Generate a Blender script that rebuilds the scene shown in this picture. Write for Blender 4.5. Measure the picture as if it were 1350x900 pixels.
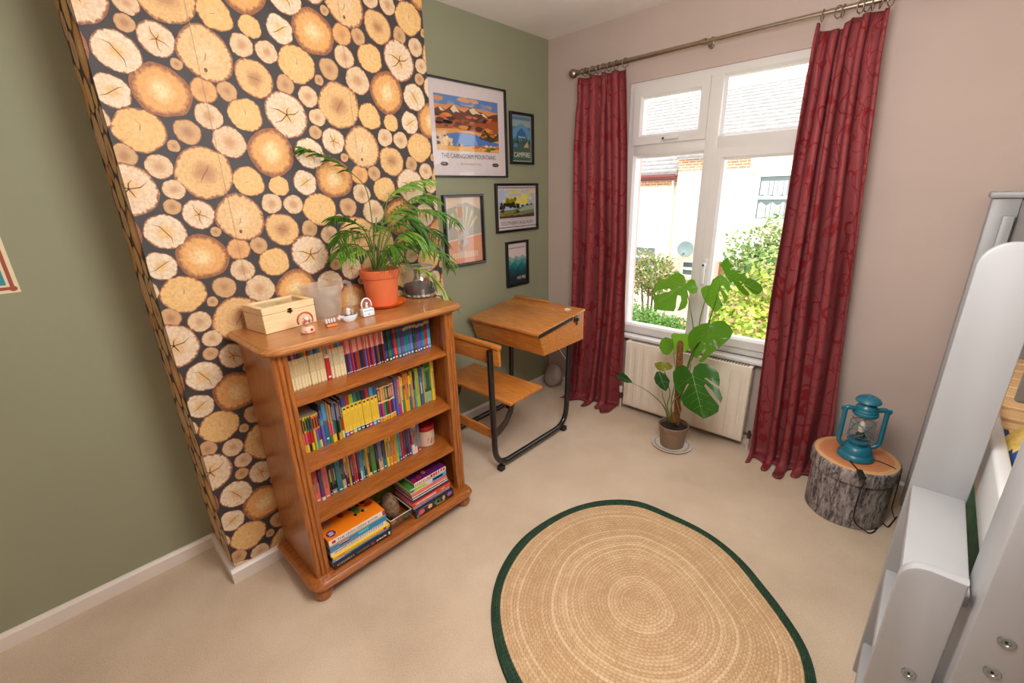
import bpy, bmesh, math, random
import numpy as np
from mathutils import Vector, Matrix, Euler
from mathutils.geometry import tessellate_polygon
for o in list(bpy.data.objects): bpy.data.objects.remove(o)
SC = bpy.context.scene
COL = SC.collection
RNG = random.Random(7)
PI = math.pi
def lin(c):
    c = c / 255.0
    return c / 12.92 if c <= 0.04045 else ((c + 0.055) / 1.055) ** 2.4
def S(r, g, b): return (lin(r), lin(g), lin(b), 1.0)

# ------------------------------------------------------------------ camera
F_PX = 581.19
YAW, PITCH, ROLL = 0.7599, 0.3238, -0.0288
CAM = Vector((2.1381, -2.6848, 1.4883))
fw = Vector((-math.sin(YAW) * math.cos(PITCH), math.cos(YAW) * math.cos(PITCH), -math.sin(PITCH)))
r0 = Vector((math.cos(YAW), math.sin(YAW), 0)); u0 = r0.cross(fw)
RT = r0 * math.cos(ROLL) + u0 * math.sin(ROLL)
UP = -r0 * math.sin(ROLL) + u0 * math.cos(ROLL)
cd = bpy.data.cameras.new('camera'); cam = bpy.data.objects.new('camera', cd); COL.objects.link(cam)
cd.sensor_width = 36; cd.lens = F_PX / 1350 * 36; cd.clip_start = 0.05; cd.clip_end = 200
M = Matrix.Identity(4)
for i in range(3):
    M[i][0] = RT[i]; M[i][1] = UP[i]; M[i][2] = -fw[i]; M[i][3] = CAM[i]
cam.matrix_world = M
SC.camera = cam
def at(px, py, ax, val):
    "point of the room where the line of sight through a photograph pixel meets a plane (ax = val)"
    d = fw + RT * ((px - 675) / F_PX) - UP * ((py - 450) / F_PX)
    return CAM + d * ((val - CAM[ax]) / d[ax])

# ------------------------------------------------------------------ world, sun, added fill, exposure
EXPOSURE = 0.36
SC.view_settings.view_transform = 'Standard'; SC.view_settings.look = 'None'
SC.view_settings.gamma = 1; SC.view_settings.use_curve_mapping = False
SC.view_settings.exposure = EXPOSURE
w = bpy.data.worlds.new('sky'); SC.world = w; w.use_nodes = True
bg = w.node_tree.nodes['Background']; bg.inputs[0].default_value = (0.93, 0.97, 1.0, 1); bg.inputs[1].default_value = 2.7
def light(name, typ, energy, loc, col=(1, 1, 1), **k):
    d = bpy.data.lights.new(name, typ); d.energy = energy; d.color = col
    for a, b in k.items(): setattr(d, a, b)
    o = bpy.data.objects.new(name, d); o.location = loc; COL.objects.link(o); return o
sun = light('sun', 'SUN', 1.5, (3, -10, 20), (1, 0.95, 0.86), angle=0.01)
sun.rotation_euler = Vector((-0.35, 0.62, -0.7)).to_track_quat('-Z', 'Y').to_euler()
fill = light('room_fill', 'POINT', 58, (1.8, -1.95, 1.82), (1, 0.995, 0.98), shadow_soft_size=0.3)  # added fill that brightens the room; no lamp fitting hangs here
portal = light('window_portal', 'AREA', 1, (1.2, 0.14, 1.32), shape='RECTANGLE', size=1.2, size_y=1.55)
portal.rotation_euler = (-PI / 2, 0, 0); portal.data.cycles.is_portal = True

# ------------------------------------------------------------------ object helpers
OFF = {}
def props(o, label=None, cat=None, group=None, kind=None):
    if label: o['label'] = label
    if cat: o['category'] = cat
    if group: o['group'] = group
    if kind: o['kind'] = kind
    return o
def thing(name, label, cat, loc, group=None):
    o = bpy.data.objects.new(name, None); o.empty_display_size = 0.05; o.location = loc; COL.objects.link(o)
    OFF[o.name] = Vector(loc); return props(o, label, cat, group)
class MB:
    def __init__(s): s.v = []; s.f = []; s.m = []; s.c = []; s.uv = []; s.at = {}
    def add(s, pts, faces, mat=0, col=None, uvs=None):
        b = len(s.v); s.v += [tuple(p) for p in pts]
        for i, f in enumerate(faces):
            s.f.append([b + k for k in f]); s.m.append(mat); s.c.append(col); s.uv.append(None if uvs is None else uvs[i])
        return s
    def poly(s, pts, mat=0, col=None): return s.add(pts, [list(range(len(pts)))], mat, col)
    def box(s, lo, hi, mat=0, col=None):
        (a, b, c), (d, e, f) = lo, hi
        return s.add([(a, b, c), (d, b, c), (d, e, c), (a, e, c), (a, b, f), (d, b, f), (d, e, f), (a, e, f)],
                     [(3, 2, 1, 0), (4, 5, 6, 7), (0, 1, 5, 4), (1, 2, 6, 5), (2, 3, 7, 6), (3, 0, 4, 7)], mat, col)
    def bm(s, bm, mat=0, col=None):
        bm.verts.ensure_lookup_table(); bm.verts.index_update()
        s.add([v.co for v in bm.verts], [[v.index for v in f.verts] for f in bm.faces], mat, col); bm.free(); return s
    def rbox(s, lo, hi, r=0.004, seg=2, mat=0, col=None, X=None):
        bm = bmesh.new(); bmesh.ops.create_cube(bm, size=1)
        c = [(lo[i] + hi[i]) / 2 for i in range(3)]; d = [hi[i] - lo[i] for i in range(3)]
        for v in bm.verts: v.co = Vector((c[0] + v.co.x * d[0], c[1] + v.co.y * d[1], c[2] + v.co.z * d[2]))
        bmesh.ops.bevel(bm, geom=bm.edges[:], offset=min(r, min(d) * 0.45), segments=seg, affect='EDGES', profile=0.5)
        if X is not None: bmesh.ops.transform(bm, matrix=X, verts=bm.verts)
        return s.bm(bm, mat, col)
    def tube(s, path, r, n=10, mat=0, col=None, cap=True, closed=False):
        P = [Vector(p) for p in path]; k = len(P)
        R = r if isinstance(r, (list, tuple)) else [r] * k
        ref = None; rings = []
        for i, p in enumerate(P):
            if closed: t = P[(i + 1) % k] - P[i - 1]
            else: t = P[min(i + 1, k - 1)] - P[max(i - 1, 0)]
            t.normalize()
            if ref is None:
                ref = Vector((0, 0, 1)) if abs(t.z) < 0.9 else Vector((1, 0, 0))
            a = ref - t * ref.dot(t); a.normalize(); b = t.cross(a); ref = a
            rings.append([p + (a * math.cos(2 * PI * j / n) + b * math.sin(2 * PI * j / n)) * R[i] for j in range(n)])
        vs = [q for rg in rings for q in rg]; fs = []
        for i in range(k if closed else k - 1):
            for j in range(n):
                i2 = (i + 1) % k
                fs.append((i * n + j, i * n + (j + 1) % n, i2 * n + (j + 1) % n, i2 * n + j))
        if cap and not closed: fs.append(tuple(range(n))[::-1]); fs.append(tuple((k - 1) * n + j for j in range(n)))
        return s.add(vs, fs, mat, col)
    def lathe(s, c, prof, n=32, mat=0, col=None, X=None):
        vs = []; fs = []; c = Vector(c)
        for r, z in prof:
            for j in range(n):
                q = Vector((r * math.cos(2 * PI * j / n), r * math.sin(2 * PI * j / n), z))
                vs.append(c + (X @ q if X is not None else q))
        for i in range(len(prof) - 1):
            for j in range(n): fs.append((i * n + j, i * n + (j + 1) % n, (i + 1) * n + (j + 1) % n, (i + 1) * n + j))
        if prof[0][0] > 1e-6: fs.append(tuple(range(n))[::-1])
        if prof[-1][0] > 1e-6: fs.append(tuple((len(prof) - 1) * n + j for j in range(n)))
        return s.add(vs, fs, mat, col)
    def prism(s, outline, o, a, b, n, t, mat=0, col=None):
        "outline in plane (o; a, b) pushed by t along n"
        o, a, b, n = map(Vector, (o, a, b, n)); k = len(outline)
        p0 = [o + a * u + b * v for u, v in outline]; p1 = [p + n * t for p in p0]
        return s.add(p0 + p1, [tuple(range(k))[::-1], tuple(range(k, 2 * k))] + [(i, (i + 1) % k, k + (i + 1) % k, k + i) for i in range(k)], mat, col)
    def build(s, name, mats, root=None, label=None, cat=None, group=None, kind=None, smooth=True, ang=38, loc=None):
        me = bpy.data.meshes.new(name)
        if root is not None: off = OFF[root.name]
        elif loc is not None: off = Vector(loc)
        else:
            A = np.array(s.v); off = Vector(((A[:, 0].min() + A[:, 0].max()) / 2, (A[:, 1].min() + A[:, 1].max()) / 2, A[:, 2].min()))
        me.from_pydata([(x - off.x, y - off.y, z - off.z) for x, y, z in s.v], [], s.f)
        if not isinstance(mats, (list, tuple)): mats = [mats]
        for m in mats: me.materials.append(m)
        if any(s.m): me.polygons.foreach_set('material_index', s.m)
        if any(c is not None for c in s.c):
            at_ = me.color_attributes.new('Col', 'FLOAT_COLOR', 'CORNER'); L = []
            for f, c in zip(s.f, s.c): L += list(c if c is not None else (0.8, 0.8, 0.8, 1)) * len(f)
            at_.data.foreach_set('color', L)
        if any(u is not None for u in s.uv):
            ul = me.uv_layers.new(name='UVMap'); L = []
            for f, u in zip(s.f, s.uv):
                for q in (u if u is not None else [(0, 0)] * len(f)): L += [q[0], q[1]]
            ul.data.foreach_set('uv', L)
        for an, vals in s.at.items():
            a_ = me.color_attributes.new(an, 'FLOAT_COLOR', 'CORNER'); a_.data.foreach_set('color', vals)
        if smooth:
            me.polygons.foreach_set('use_smooth', [True] * len(s.f))
            me.set_sharp_from_angle(angle=math.radians(ang))
        me.update()
        o = bpy.data.objects.new(name, me); COL.objects.link(o)
        if root is not None: o.parent = root; OFF[o.name] = off
        else: o.location = off; OFF[o.name] = off
        return props(o, label, cat, group, kind)
def copy_tree(o, parent=None):
    c = o.copy(); COL.objects.link(c)
    if parent: c.parent = parent
    for ch in [x for x in COL.objects if x.parent == o]: copy_tree(ch, c)
    return c
def ordw(n):
    words = ['first', 'second', 'third', 'fourth', 'fifth', 'sixth', 'seventh', 'eighth', 'ninth', 'tenth', 'eleventh', 'twelfth']
    if n <= 12: return words[n - 1]
    return f"{n}{'th' if 10 < n % 100 < 14 else {1: 'st', 2: 'nd', 3: 'rd'}.get(n % 10, 'th')}"
def lettering(name, txt, size, origin, a, b, mat, root, lift=0.0004, align='LEFT', sx=1.0, wide=None):
    cu = bpy.data.curves.new(name, 'FONT'); cu.body = txt; cu.size = size; cu.align_x = align; cu.extrude = 0.0; cu.resolution_u = 2
    t = bpy.data.objects.new('tmp', cu); me = bpy.data.meshes.new_from_object(t)
    bpy.data.objects.remove(t); bpy.data.curves.remove(cu)
    a = Vector(a).normalized(); b = Vector(b).normalized(); n = a.cross(b); o = Vector(origin); off = OFF[root.name]
    if wide:
        xs = [v.co.x for v in me.vertices]; sx = wide / (max(xs) - min(xs))
    for v in me.vertices: v.co = o + a * v.co.x * sx + b * v.co.y + n * lift - off
    me.name = name; me.materials.clear(); me.materials.append(mat)
    ob = bpy.data.objects.new(name, me); COL.objects.link(ob); ob.parent = root; OFF[ob.name] = off
    return ob

# ------------------------------------------------------------------ materials
def NT(name):
    m = bpy.data.materials.new(name); m.use_nodes = True; t = m.node_tree; b = t.nodes['Principled BSDF']; return m, t, b
def nd(t, typ, **k):
    n = t.nodes.new(typ)
    for a, b in k.items(): setattr(n, a, b)
    return n
def lk(t, a, b): t.links.new(a, b)
def mathn(t, op, a, b=None, clamp=False):
    n = nd(t, 'ShaderNodeMath', operation=op, use_clamp=clamp)
    for i, q in enumerate((a, b)):
        if q is None: continue
        if isinstance(q, (int, float)): n.inputs[i].default_value = q
        else: lk(t, q, n.inputs[i])
    return n.outputs[0]
def mixc(t, fac, a, b, blend='MIX'):
    n = nd(t, 'ShaderNodeMix', data_type='RGBA', blend_type=blend)
    for i, q in ((0, fac), (6, a), (7, b)):
        if isinstance(q, (int, float)): n.inputs[i].default_value = q
        elif isinstance(q, tuple): n.inputs[i].default_value = q
        else: lk(t, q, n.inputs[i])
    return n.outputs[2]
def ramp(t, fac, stops):
    n = nd(t, 'ShaderNodeValToRGB'); e = n.color_ramp.elements
    while len(e) < len(stops): e.new(0.5)
    for i, (p, c) in enumerate(stops): e[i].position = p; e[i].color = c
    lk(t, fac, n.inputs[0]); return n.outputs[0]
def coords(t, scale=(1, 1, 1), out='Object'):
    tc = nd(t, 'ShaderNodeTexCoord'); mp = nd(t, 'ShaderNodeMapping'); mp.inputs['Scale'].default_value = scale
    lk(t, tc.outputs[out], mp.inputs[0]); return mp.outputs[0]
def noise(t, vec, scale, detail=3, rough=0.5, dist=0.0):
    n = nd(t, 'ShaderNodeTexNoise'); n.inputs['Scale'].default_value = scale; n.inputs['Detail'].default_value = detail
    n.inputs['Roughness'].default_value = rough; n.inputs['Distortion'].default_value = dist
    if vec is not None: lk(t, vec, n.inputs['Vector'])
    return n.outputs[0]
def bump(t, b, h, strength=0.2, dist=0.01):
    n = nd(t, 'ShaderNodeBump'); n.inputs['Strength'].default_value = strength; n.inputs['Distance'].default_value = dist
    lk(t, h, n.inputs['Height']); lk(t, n.outputs[0], b.inputs['Normal'])
def plain(name, col, rough=0.5, metal=0.0, var=0.05, vs=30, bmp=0.0, bs=200, spec=0.5, coat=0.0):
    m, t, b = NT(name)
    n = noise(t, coords(t), vs, 3)
    d = tuple(max(0, c * (1 - var * 2)) for c in col[:3]) + (1,); e = tuple(min(1, c * (1 + var)) for c in col[:3]) + (1,)
    lk(t, ramp(t, n, [(0.3, d), (0.7, e)]), b.inputs['Base Color'])
    b.inputs['Roughness'].default_value = rough; b.inputs['Metallic'].default_value = metal
    b.inputs['Specular IOR Level'].default_value = spec; b.inputs['Coat Weight'].default_value = coat
    if bmp: bump(t, b, noise(t, coords(t), bs, 2), bmp, 0.003)
    return m
def wood(name, light, dark, scale=(6, 1, 6), rough=0.4, coat=0.25, gs=9):
    m, t, b = NT(name); v = coords(t, scale)
    n = noise(t, v, gs, 5, 0.6, 0.6); n2 = noise(t, coords(t, tuple(s * 9 for s in scale)), gs, 2, 0.5)
    f = mathn(t, 'ADD', mathn(t, 'MULTIPLY', n, 0.75), mathn(t, 'MULTIPLY', n2, 0.25))
    lk(t, ramp(t, f, [(0.35, dark), (0.5, tuple((a + c) / 2 for a, c in zip(light, dark))), (0.62, light)]), b.inputs['Base Color'])
    b.inputs['Roughness'].default_value = rough; b.inputs['Coat Weight'].default_value = coat; b.inputs['Coat Roughness'].default_value = 0.2
    bump(t, b, n2, 0.06, 0.002); return m
def vcol(name, rough=0.45, var=0.0, coat=0.0, vs=120):
    m, t, b = NT(name); a = nd(t, 'ShaderNodeAttribute', attribute_name='Col')
    c = a.outputs['Color']
    n = noise(t, coords(t), vs, 4, 0.6)
    if var:
        k = nd(t, 'ShaderNodeMapRange'); k.inputs[1].default_value = 0.3; k.inputs[2].default_value = 0.7; k.inputs[3].default_value = 1 - var; k.inputs[4].default_value = 1 + var
        lk(t, n, k.inputs[0]); h = nd(t, 'ShaderNodeVectorMath', operation='SCALE'); lk(t, c, h.inputs[0]); lk(t, k.outputs[0], h.inputs['Scale']); c = h.outputs[0]
    lk(t, c, b.inputs['Base Color']); b.inputs['Roughness'].default_value = rough; b.inputs['Coat Weight'].default_value = coat; return m
def glass(name, tint=(1, 1, 1, 1), refl=0.06, rough=0.02, gain=1.0, haze=0.0):
    m = bpy.data.materials.new(name); m.use_nodes = True; t = m.node_tree; t.nodes.clear()
    o = nd(t, 'ShaderNodeOutputMaterial'); tr = nd(t, 'ShaderNodeBsdfTransparent'); gl = nd(t, 'ShaderNodeBsdfGlossy'); mx = nd(t, 'ShaderNodeMixShader')
    fr = nd(t, 'ShaderNodeFresnel'); fr.inputs[0].default_value = 1.45
    tr.inputs[0].default_value = tint; gl.inputs['Roughness'].default_value = rough
    geo = nd(t, 'ShaderNodeNewGeometry')
    f = mathn(t, 'MULTIPLY', mathn(t, 'MULTIPLY', mathn(t, 'MAXIMUM', fr.outputs[0], refl), gain), mathn(t, 'SUBTRACT', 1.0, geo.outputs['Backfacing']))
    lk(t, f, mx.inputs[0]); lk(t, tr.outputs[0], mx.inputs[1]); lk(t, gl.outputs[0], mx.inputs[2]); res = mx.outputs[0]
    if haze:
        df = nd(t, 'ShaderNodeBsdfTranslucent'); df2 = nd(t, 'ShaderNodeBsdfDiffuse'); h1 = nd(t, 'ShaderNodeMixShader'); h2 = nd(t, 'ShaderNodeMixShader'); h2.inputs[0].default_value = haze
        lk(t, df.outputs[0], h1.inputs[1]); lk(t, df2.outputs[0], h1.inputs[2]); lk(t, res, h2.inputs[1]); lk(t, h1.outputs[0], h2.inputs[2]); res = h2.outputs[0]
    lk(t, res, o.inputs[0]); return m
def translucent(name, col, amt, rough=0.4, tcol=None, attr=False):
    m, t, b = NT(name); out = t.nodes['Material Output']; tl = nd(t, 'ShaderNodeBsdfTranslucent'); mx = nd(t, 'ShaderNodeMixShader')
    n = noise(t, coords(t), 25, 4)
    if attr:
        a = nd(t, 'ShaderNodeAttribute', attribute_name='Col'); c = mixc(t, mathn(t, 'MULTIPLY', n, 0.35), a.outputs['Color'], (0.01, 0.02, 0.004, 1))
        lk(t, c, b.inputs['Base Color']); lk(t, a.outputs['Color'], tl.inputs[0])
    else:
        d = tuple(c * 0.7 for c in col[:3]) + (1,)
        lk(t, ramp(t, n, [(0.35, d), (0.65, col)]), b.inputs['Base Color']); tl.inputs[0].default_value = tcol or col
    b.inputs['Roughness'].default_value = rough; mx.inputs[0].default_value = amt
    lk(t, b.outputs[0], mx.inputs[1]); lk(t, tl.outputs[0], mx.inputs[2]); lk(t, mx.outputs[0], out.inputs[0]); return m

M_GREEN = plain('green_wall_paint', S(147, 148, 121), 0.75, var=0.02, vs=3, bmp=0.08, bs=60)
M_PINK = plain('blush_wall_paint', S(194, 175, 165), 0.8, var=0.02, vs=3, bmp=0.12, bs=25)
M_CEIL = plain('ceiling_paint', S(246, 240, 234), 0.85, var=0.02, vs=4, bmp=0.1, bs=15)
M_GLOSSW = plain('white_gloss_paint', S(226, 216, 206), 0.35, var=0.02, vs=10)
M_UPVC = plain('white_window_plastic', S(222, 219, 215), 0.3, var=0.01, vs=8)
M_STEEL = plain('brushed_steel', S(168, 155, 138), 0.3, 1.0, var=0.05)
M_BLACK = plain('black_enamel', S(22, 20, 20), 0.3, var=0.1, coat=0.3)
M_RUBBER = plain('black_rubber', S(24, 23, 22), 0.6)
M_BOOKCASE = wood('stained_pine', S(180, 108, 46), S(136, 72, 26), (14, 14, 1.2), 0.34, 0.5)
M_BOOKCASE_H = wood('stained_pine_along', S(180, 106, 44), S(136, 72, 26), (14, 1.2, 14), 0.30, 0.6)
M_TOPWOOD = wood('stained_pine_top', S(186, 124, 66), S(140, 82, 38), (14, 1.2, 14), 0.32, 0.4)
M_DESK = wood('school_oak', S(214, 140, 62), S(168, 94, 34), (1.2, 14, 14), 0.38, 0.3)
M_DESKL = wood('school_oak_lid', S(212, 142, 72), S(170, 102, 46), (1.2, 12, 12), 0.38, 0.3)
M_PINE = wood('raw_pine', S(242, 212, 168), S(226, 190, 140), (3, 1, 18), 0.55, 0.0)
M_PINEB = wood('bed_pine', S(240, 202, 150), S(216, 170, 112), (1, 8, 8), 0.5, 0.0)
M_GREY = plain('grey_bed_paint', S(162, 161, 162), 0.35, var=0.015, vs=6, spec=0.4)
M_PRINT = vcol('printed_card', 0.4, 0.12, 0.15, 300)
M_POSTER = vcol('poster_print', 0.5, 0.03, 0, 40)
M_MATTCOL = vcol('painted_finish', 0.45, 0.04)
M_PAGES = plain('page_edges', S(228, 214, 190), 0.8, var=0.06, vs=200)
M_INK = plain('dark_ink', S(40, 34, 34), 0.6)
M_INKW = plain('white_ink', S(240, 236, 228), 0.5)
M_INKB = plain('grey_ink', S(160, 140, 128), 0.6)
M_INKR = plain('red_ink', S(190, 40, 36), 0.5)
M_GLASS = glass('clear_glass')
M_PICGLASS = glass('picture_glass', (0.97, 0.97, 0.97, 1), 0.08, 0.0, 0.6)
M_TERRA = plain('terracotta_plastic', S(212, 106, 62), 0.5, var=0.03)
M_ORANGE = plain('orange_plastic', S(232, 104, 30), 0.42, var=0.03)
M_SOIL = plain('potting_soil', S(48, 32, 24), 0.95, var=0.5, vs=160, bmp=1.0, bs=160)
M_POTB = plain('taupe_plastic', S(134, 108, 86), 0.5, var=0.03)
M_LEAF = translucent('palm_leaf', None, 0.35, 0.4, attr=True)
M_MONST = translucent('monstera_leaf', None, 0.4, 0.28, attr=True)
M_STEM = plain('green_stem', S(96, 128, 48), 0.5, var=0.15, vs=20)
M_VEIN = translucent('leaf_vein', S(150, 186, 70), 0.3)
M_TEAL = plain('teal_metal_paint', S(30, 112, 134), 0.35, var=0.05, coat=0.2)
M_CREAM = plain('radiator_enamel', S(230, 217, 201), 0.4, var=0.015)

def carpet():
    m, t, b = NT('beige_carpet'); v = coords(t)
    a = noise(t, v, 2.2, 4, 0.6); c = noise(t, v, 320, 2, 0.7)
    f = mathn(t, 'ADD', mathn(t, 'MULTIPLY', a, 0.36), mathn(t, 'MULTIPLY', c, 0.64))
    lk(t, ramp(t, f, [(0.34, S(180, 156, 132)), (0.5, S(213, 189, 163)), (0.66, S(229, 209, 185))]), b.inputs['Base Color'])
    b.inputs['Roughness'].default_value = 0.95; b.inputs['Specular IOR Level'].default_value = 0.1
    b.inputs['Sheen Weight'].default_value = 0.2
    bump(t, b, mathn(t, 'ADD', c, mathn(t, 'MULTIPLY', a, 0.8)), 0.5, 0.006); return m
M_CARPET = carpet()
# ------------------------------------------------------------------ room shell
H = 2.45; XR = 3.32; YB = -3.9; CD = 0.3061; CL = -2.4487; CR = -1.2675; BH = 0.062; BT = 0.018
WX0, WX1, WZ0, WZ1 = 0.628, 1.80, 0.548, 2.09
MB().box((-0.15, YB - 0.1, -0.1), (XR + 0.1, 0.2, 0)).build('floor', M_CARPET, kind='structure', loc=(0, 0, 0))
MB().box((-0.15, YB - 0.1, H), (XR + 0.1, 0.25, H + 0.1)).build('ceiling', M_CEIL, kind='structure', loc=(0, 0, 0))
MB().box((-0.15, YB - 0.1, 0), (0, 0.2, H)).build('wall_left', M_GREEN, kind='structure', loc=(0, 0, 0))
MB().box((XR, YB - 0.1, 0), (XR + 0.1, 0.2, H)).build('wall_right', M_PINK, kind='structure', loc=(0, 0, 0))
MB().box((0, YB - 0.1, 0), (XR, YB, H)).build('wall_back', M_PINK, kind='structure', loc=(0, 0, 0))
wf = MB()
wf.box((0, 0, 0), (WX0, 0.2, H)); wf.box((WX1, 0, 0), (XR, 0.2, H)); wf.box((WX0, 0, 0), (WX1, 0.2, WZ0)); wf.box((WX0, 0, WZ1), (WX1, 0.2, H))
wf.build('wall_window', M_PINK, kind='structure', loc=(0, 0, 0), smooth=False)
# baseboards
def bboard(name, a, b, n):
    "skirting from a to b (floor points on the wall face), n = out of the wall"
    a = Vector((*a, 0)); b = Vector((*b, 0)); n = Vector((*n, 0)); d = (b - a)
    m = MB(); m.prism([(0, 0), (BT, 0), (BT, BH - 0.012), (BT * 0.55, BH - 0.003), (BT * 0.3, BH), (0, BH)], a, n, (0, 0, 1), d.normalized(), d.length)
    return m.build(name, M_GLOSSW, kind='structure', smooth=False)
bboard('baseboard_left', (0, YB), (0, CL - 0.0), (1, 0))
bboard('baseboard_chimney_side', (0, CL), (CD, CL), (0, -1))
bboard('baseboard_chimney', (CD, CL - BT), (CD, CR + BT), (1, 0))
bboard('baseboard_alcove', (0, CR + BT), (0, 0), (1, 0))
bboard('baseboard_chimney_return', (0, CR), (CD, CR), (0, 1))
bboard('baseboard_window', (0, 0), (XR, 0), (0, -1))
bboard('baseboard_right', (XR, YB), (XR, 0), (-1, 0))

# ------------------------------------------------------------------ chimney breast and its log print wallpaper
def paper_mat():
    m, t, b = NT('log_print_wallpaper')
    A = nd(t, 'ShaderNodeAttribute', attribute_name='colA').outputs['Color']; B = nd(t, 'ShaderNodeAttribute', attribute_name='colB').outputs['Color']
    P = nd(t, 'ShaderNodeAttribute', attribute_name='P'); Q = nd(t, 'ShaderNodeAttribute', attribute_name='Q')
    sp = nd(t, 'ShaderNodeSeparateXYZ'); lk(t, P.outputs['Vector'], sp.inputs[0]); sq = nd(t, 'ShaderNodeSeparateXYZ'); lk(t, Q.outputs['Vector'], sq.inputs[0])
    v = coords(t); n1 = noise(t, v, 22, 5, 0.6); n2 = noise(t, v, 90, 4, 0.6)
    wv = mathn(t, 'ADD', sp.outputs[2], mathn(t, 'MULTIPLY', mathn(t, 'SUBTRACT', n1, 0.5), 0.55))
    ctr = nd(t, 'ShaderNodeMapRange', interpolation_type='SMOOTHSTEP'); lk(t, wv, ctr.inputs[0]); ctr.inputs[1].default_value = 0.08; ctr.inputs[2].default_value = 0.62
    c = mixc(t, ctr.outputs[0], B, A)
    rs = mathn(t, 'SINE', mathn(t, 'MULTIPLY', wv, 48.0))
    c = mixc(t, mathn(t, 'MULTIPLY', mathn(t, 'MULTIPLY', mathn(t, 'ADD', rs, 1.0), 0.5), sq.outputs[1]), c, (0.30, 0.13, 0.05, 1))
    c = mixc(t, mathn(t, 'MULTIPLY', mathn(t, 'POWER', n2, 1.6), 1.1), c, (0.44, 0.24, 0.11, 1))
    edge = mathn(t, 'ADD', sp.outputs[2], mathn(t, 'MULTIPLY', mathn(t, 'SUBTRACT', n2, 0.5), 0.26))
    bk = nd(t, 'ShaderNodeMapRange'); lk(t, edge, bk.inputs[0]); lk(t, mathn(t, 'SUBTRACT', 1.0, mathn(t, 'MULTIPLY', sq.outputs[0], 1.25)), bk.inputs[1]); lk(t, mathn(t, 'SUBTRACT', 1.0, mathn(t, 'MULTIPLY', sq.outputs[0], 0.45)), bk.inputs[2])
    c = mixc(t, mathn(t, 'MULTIPLY', bk.outputs[0], 1.0), c, mixc(t, n2, (0.46, 0.18, 0.08, 1), (0.12, 0.045, 0.03, 1)))
    lk(t, c, b.inputs['Base Color']); b.inputs['Roughness'].default_value = 0.55; b.inputs['Specular IOR Level'].default_value = 0.3; return m
M_PAPER = paper_mat()
ch = thing('wall_chimney', 'chimney breast papered with sawn log ends on black, behind the bookcase', None, (CD / 2, (CL + CR) / 2, 0))
ch['kind'] = 'structure'
M_PAPERBG = plain('wallpaper_ground', S(56, 51, 50), 0.6, var=0.12, vs=14)
MB().box((0, CL, 0), (CD, CR, H)).build('wall_core', M_PAPERBG, ch, smooth=False)
LOGS = [(0.0, 0.0, 0.0729, 1), (-0.081, -0.117, 0.0617, 0), (-0.122, -0.016, 0.0433, 8), (0.042, -0.113, 0.0364, 4), (-0.005, -0.157, 0.0175, 4), (0.064, -0.237, 0.0805, 6), (-0.135, -0.19, 0.0308, 4), (-0.057, -0.219, 0.0353, 3), (0.367, -0.033, 0.0722, 2), (-0.034, -0.288, 0.0299, 3), (-0.05, -0.341, 0.0238, 4), (0.018, -0.368, 0.0458, 2), (0.114, 0.015, 0.0371, 5), (0.183, 0.021, 0.0292, 4), (0.112, -0.061, 0.0389, 3), (0.142, -0.386, 0.0757, 7), (0.158, -0.137, 0.0487, 3), (0.226, -0.046, 0.0517, 0), (0.277, 0.072, 0.0578, 6), (0.289, -0.165, 0.0763, 1), (0.193, -0.264, 0.0484, 0), (0.294, -0.28, 0.034, 0), (0.256, -0.341, 0.0348, 3), (0.334, -0.347, 0.0347, 3), (0.055, -0.428, 0.0163, 4), (-0.086, 0.09, 0.0538, 8)]
KIND = {8: (S(240, 224, 196), S(236, 196, 132), .07, .04), 0: (S(238, 194, 126), S(242, 202, 138), .07, .03), 1: (S(232, 170, 98), S(252, 226, 170), .20, .03), 2: (S(238, 218, 190), S(238, 196, 138), .09, .06), 3: (S(234, 210, 174), S(202, 156, 118), .07, .24),
        4: (S(208, 170, 124), S(166, 122, 90), .08, .24), 5: (S(232, 176, 112), S(208, 146, 92), .11, .18), 6: (S(236, 194, 132), S(176, 126, 88), .08, .18), 7: (S(234, 196, 142), S(240, 210, 164), .10, .04)}
def clip(tri, s0, lo):
    "clip polygon of (s,z,u,v,w) rows at s = s0"
    out = []
    for i in range(len(tri)):
        a, b = tri[i - 1], tri[i]; ia = (a[0] >= s0) == lo; ib = (b[0] >= s0) == lo
        if ia != ib:
            k = (s0 - a[0]) / (b[0] - a[0]); out.append(tuple(x + (y - x) * k for x, y in zip(a, b)))
        if ib: out.append(b)
    return out
wp = MB(); cA = []; cB = []; cP = []; cQ = []
LIFT = 0.0006
def put(poly, lift, A, B, q):
    poly = [(s, min(max(z, BH), H), u, v, w_) for s, z, u, v, w_ in poly]
    for seg in range(3):
        p = poly
        if seg == 0: p = clip(p, CL, False)
        elif seg == 1: p = clip(clip(p, CL, True) if p else p, CR, False)
        else: p = clip(p, CR, True)
        if len(p) < 3: continue
        if seg == 0: pts = [(CD - (CL - s), CL - lift, z) for s, z, *_ in p]
        elif seg == 1: pts = [(CD + lift, s, z) for s, z, *_ in p]
        else: pts = [(CD - (s - CR), CR + lift, z) for s, z, *_ in p]
        if seg != 1 and min(x for x, _, _ in pts) < 0.0: pts = [(max(0.001, x), y, z) for x, y, z in pts]
        wp.poly(pts)
        for r_ in p: cA.extend(A); cB.extend(B); cP.extend((r_[2], r_[3], r_[4], 1)); cQ.extend((q[0], q[1], 0, 1))
rl = random.Random(3)
BLK = S(46, 34, 26)
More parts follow.
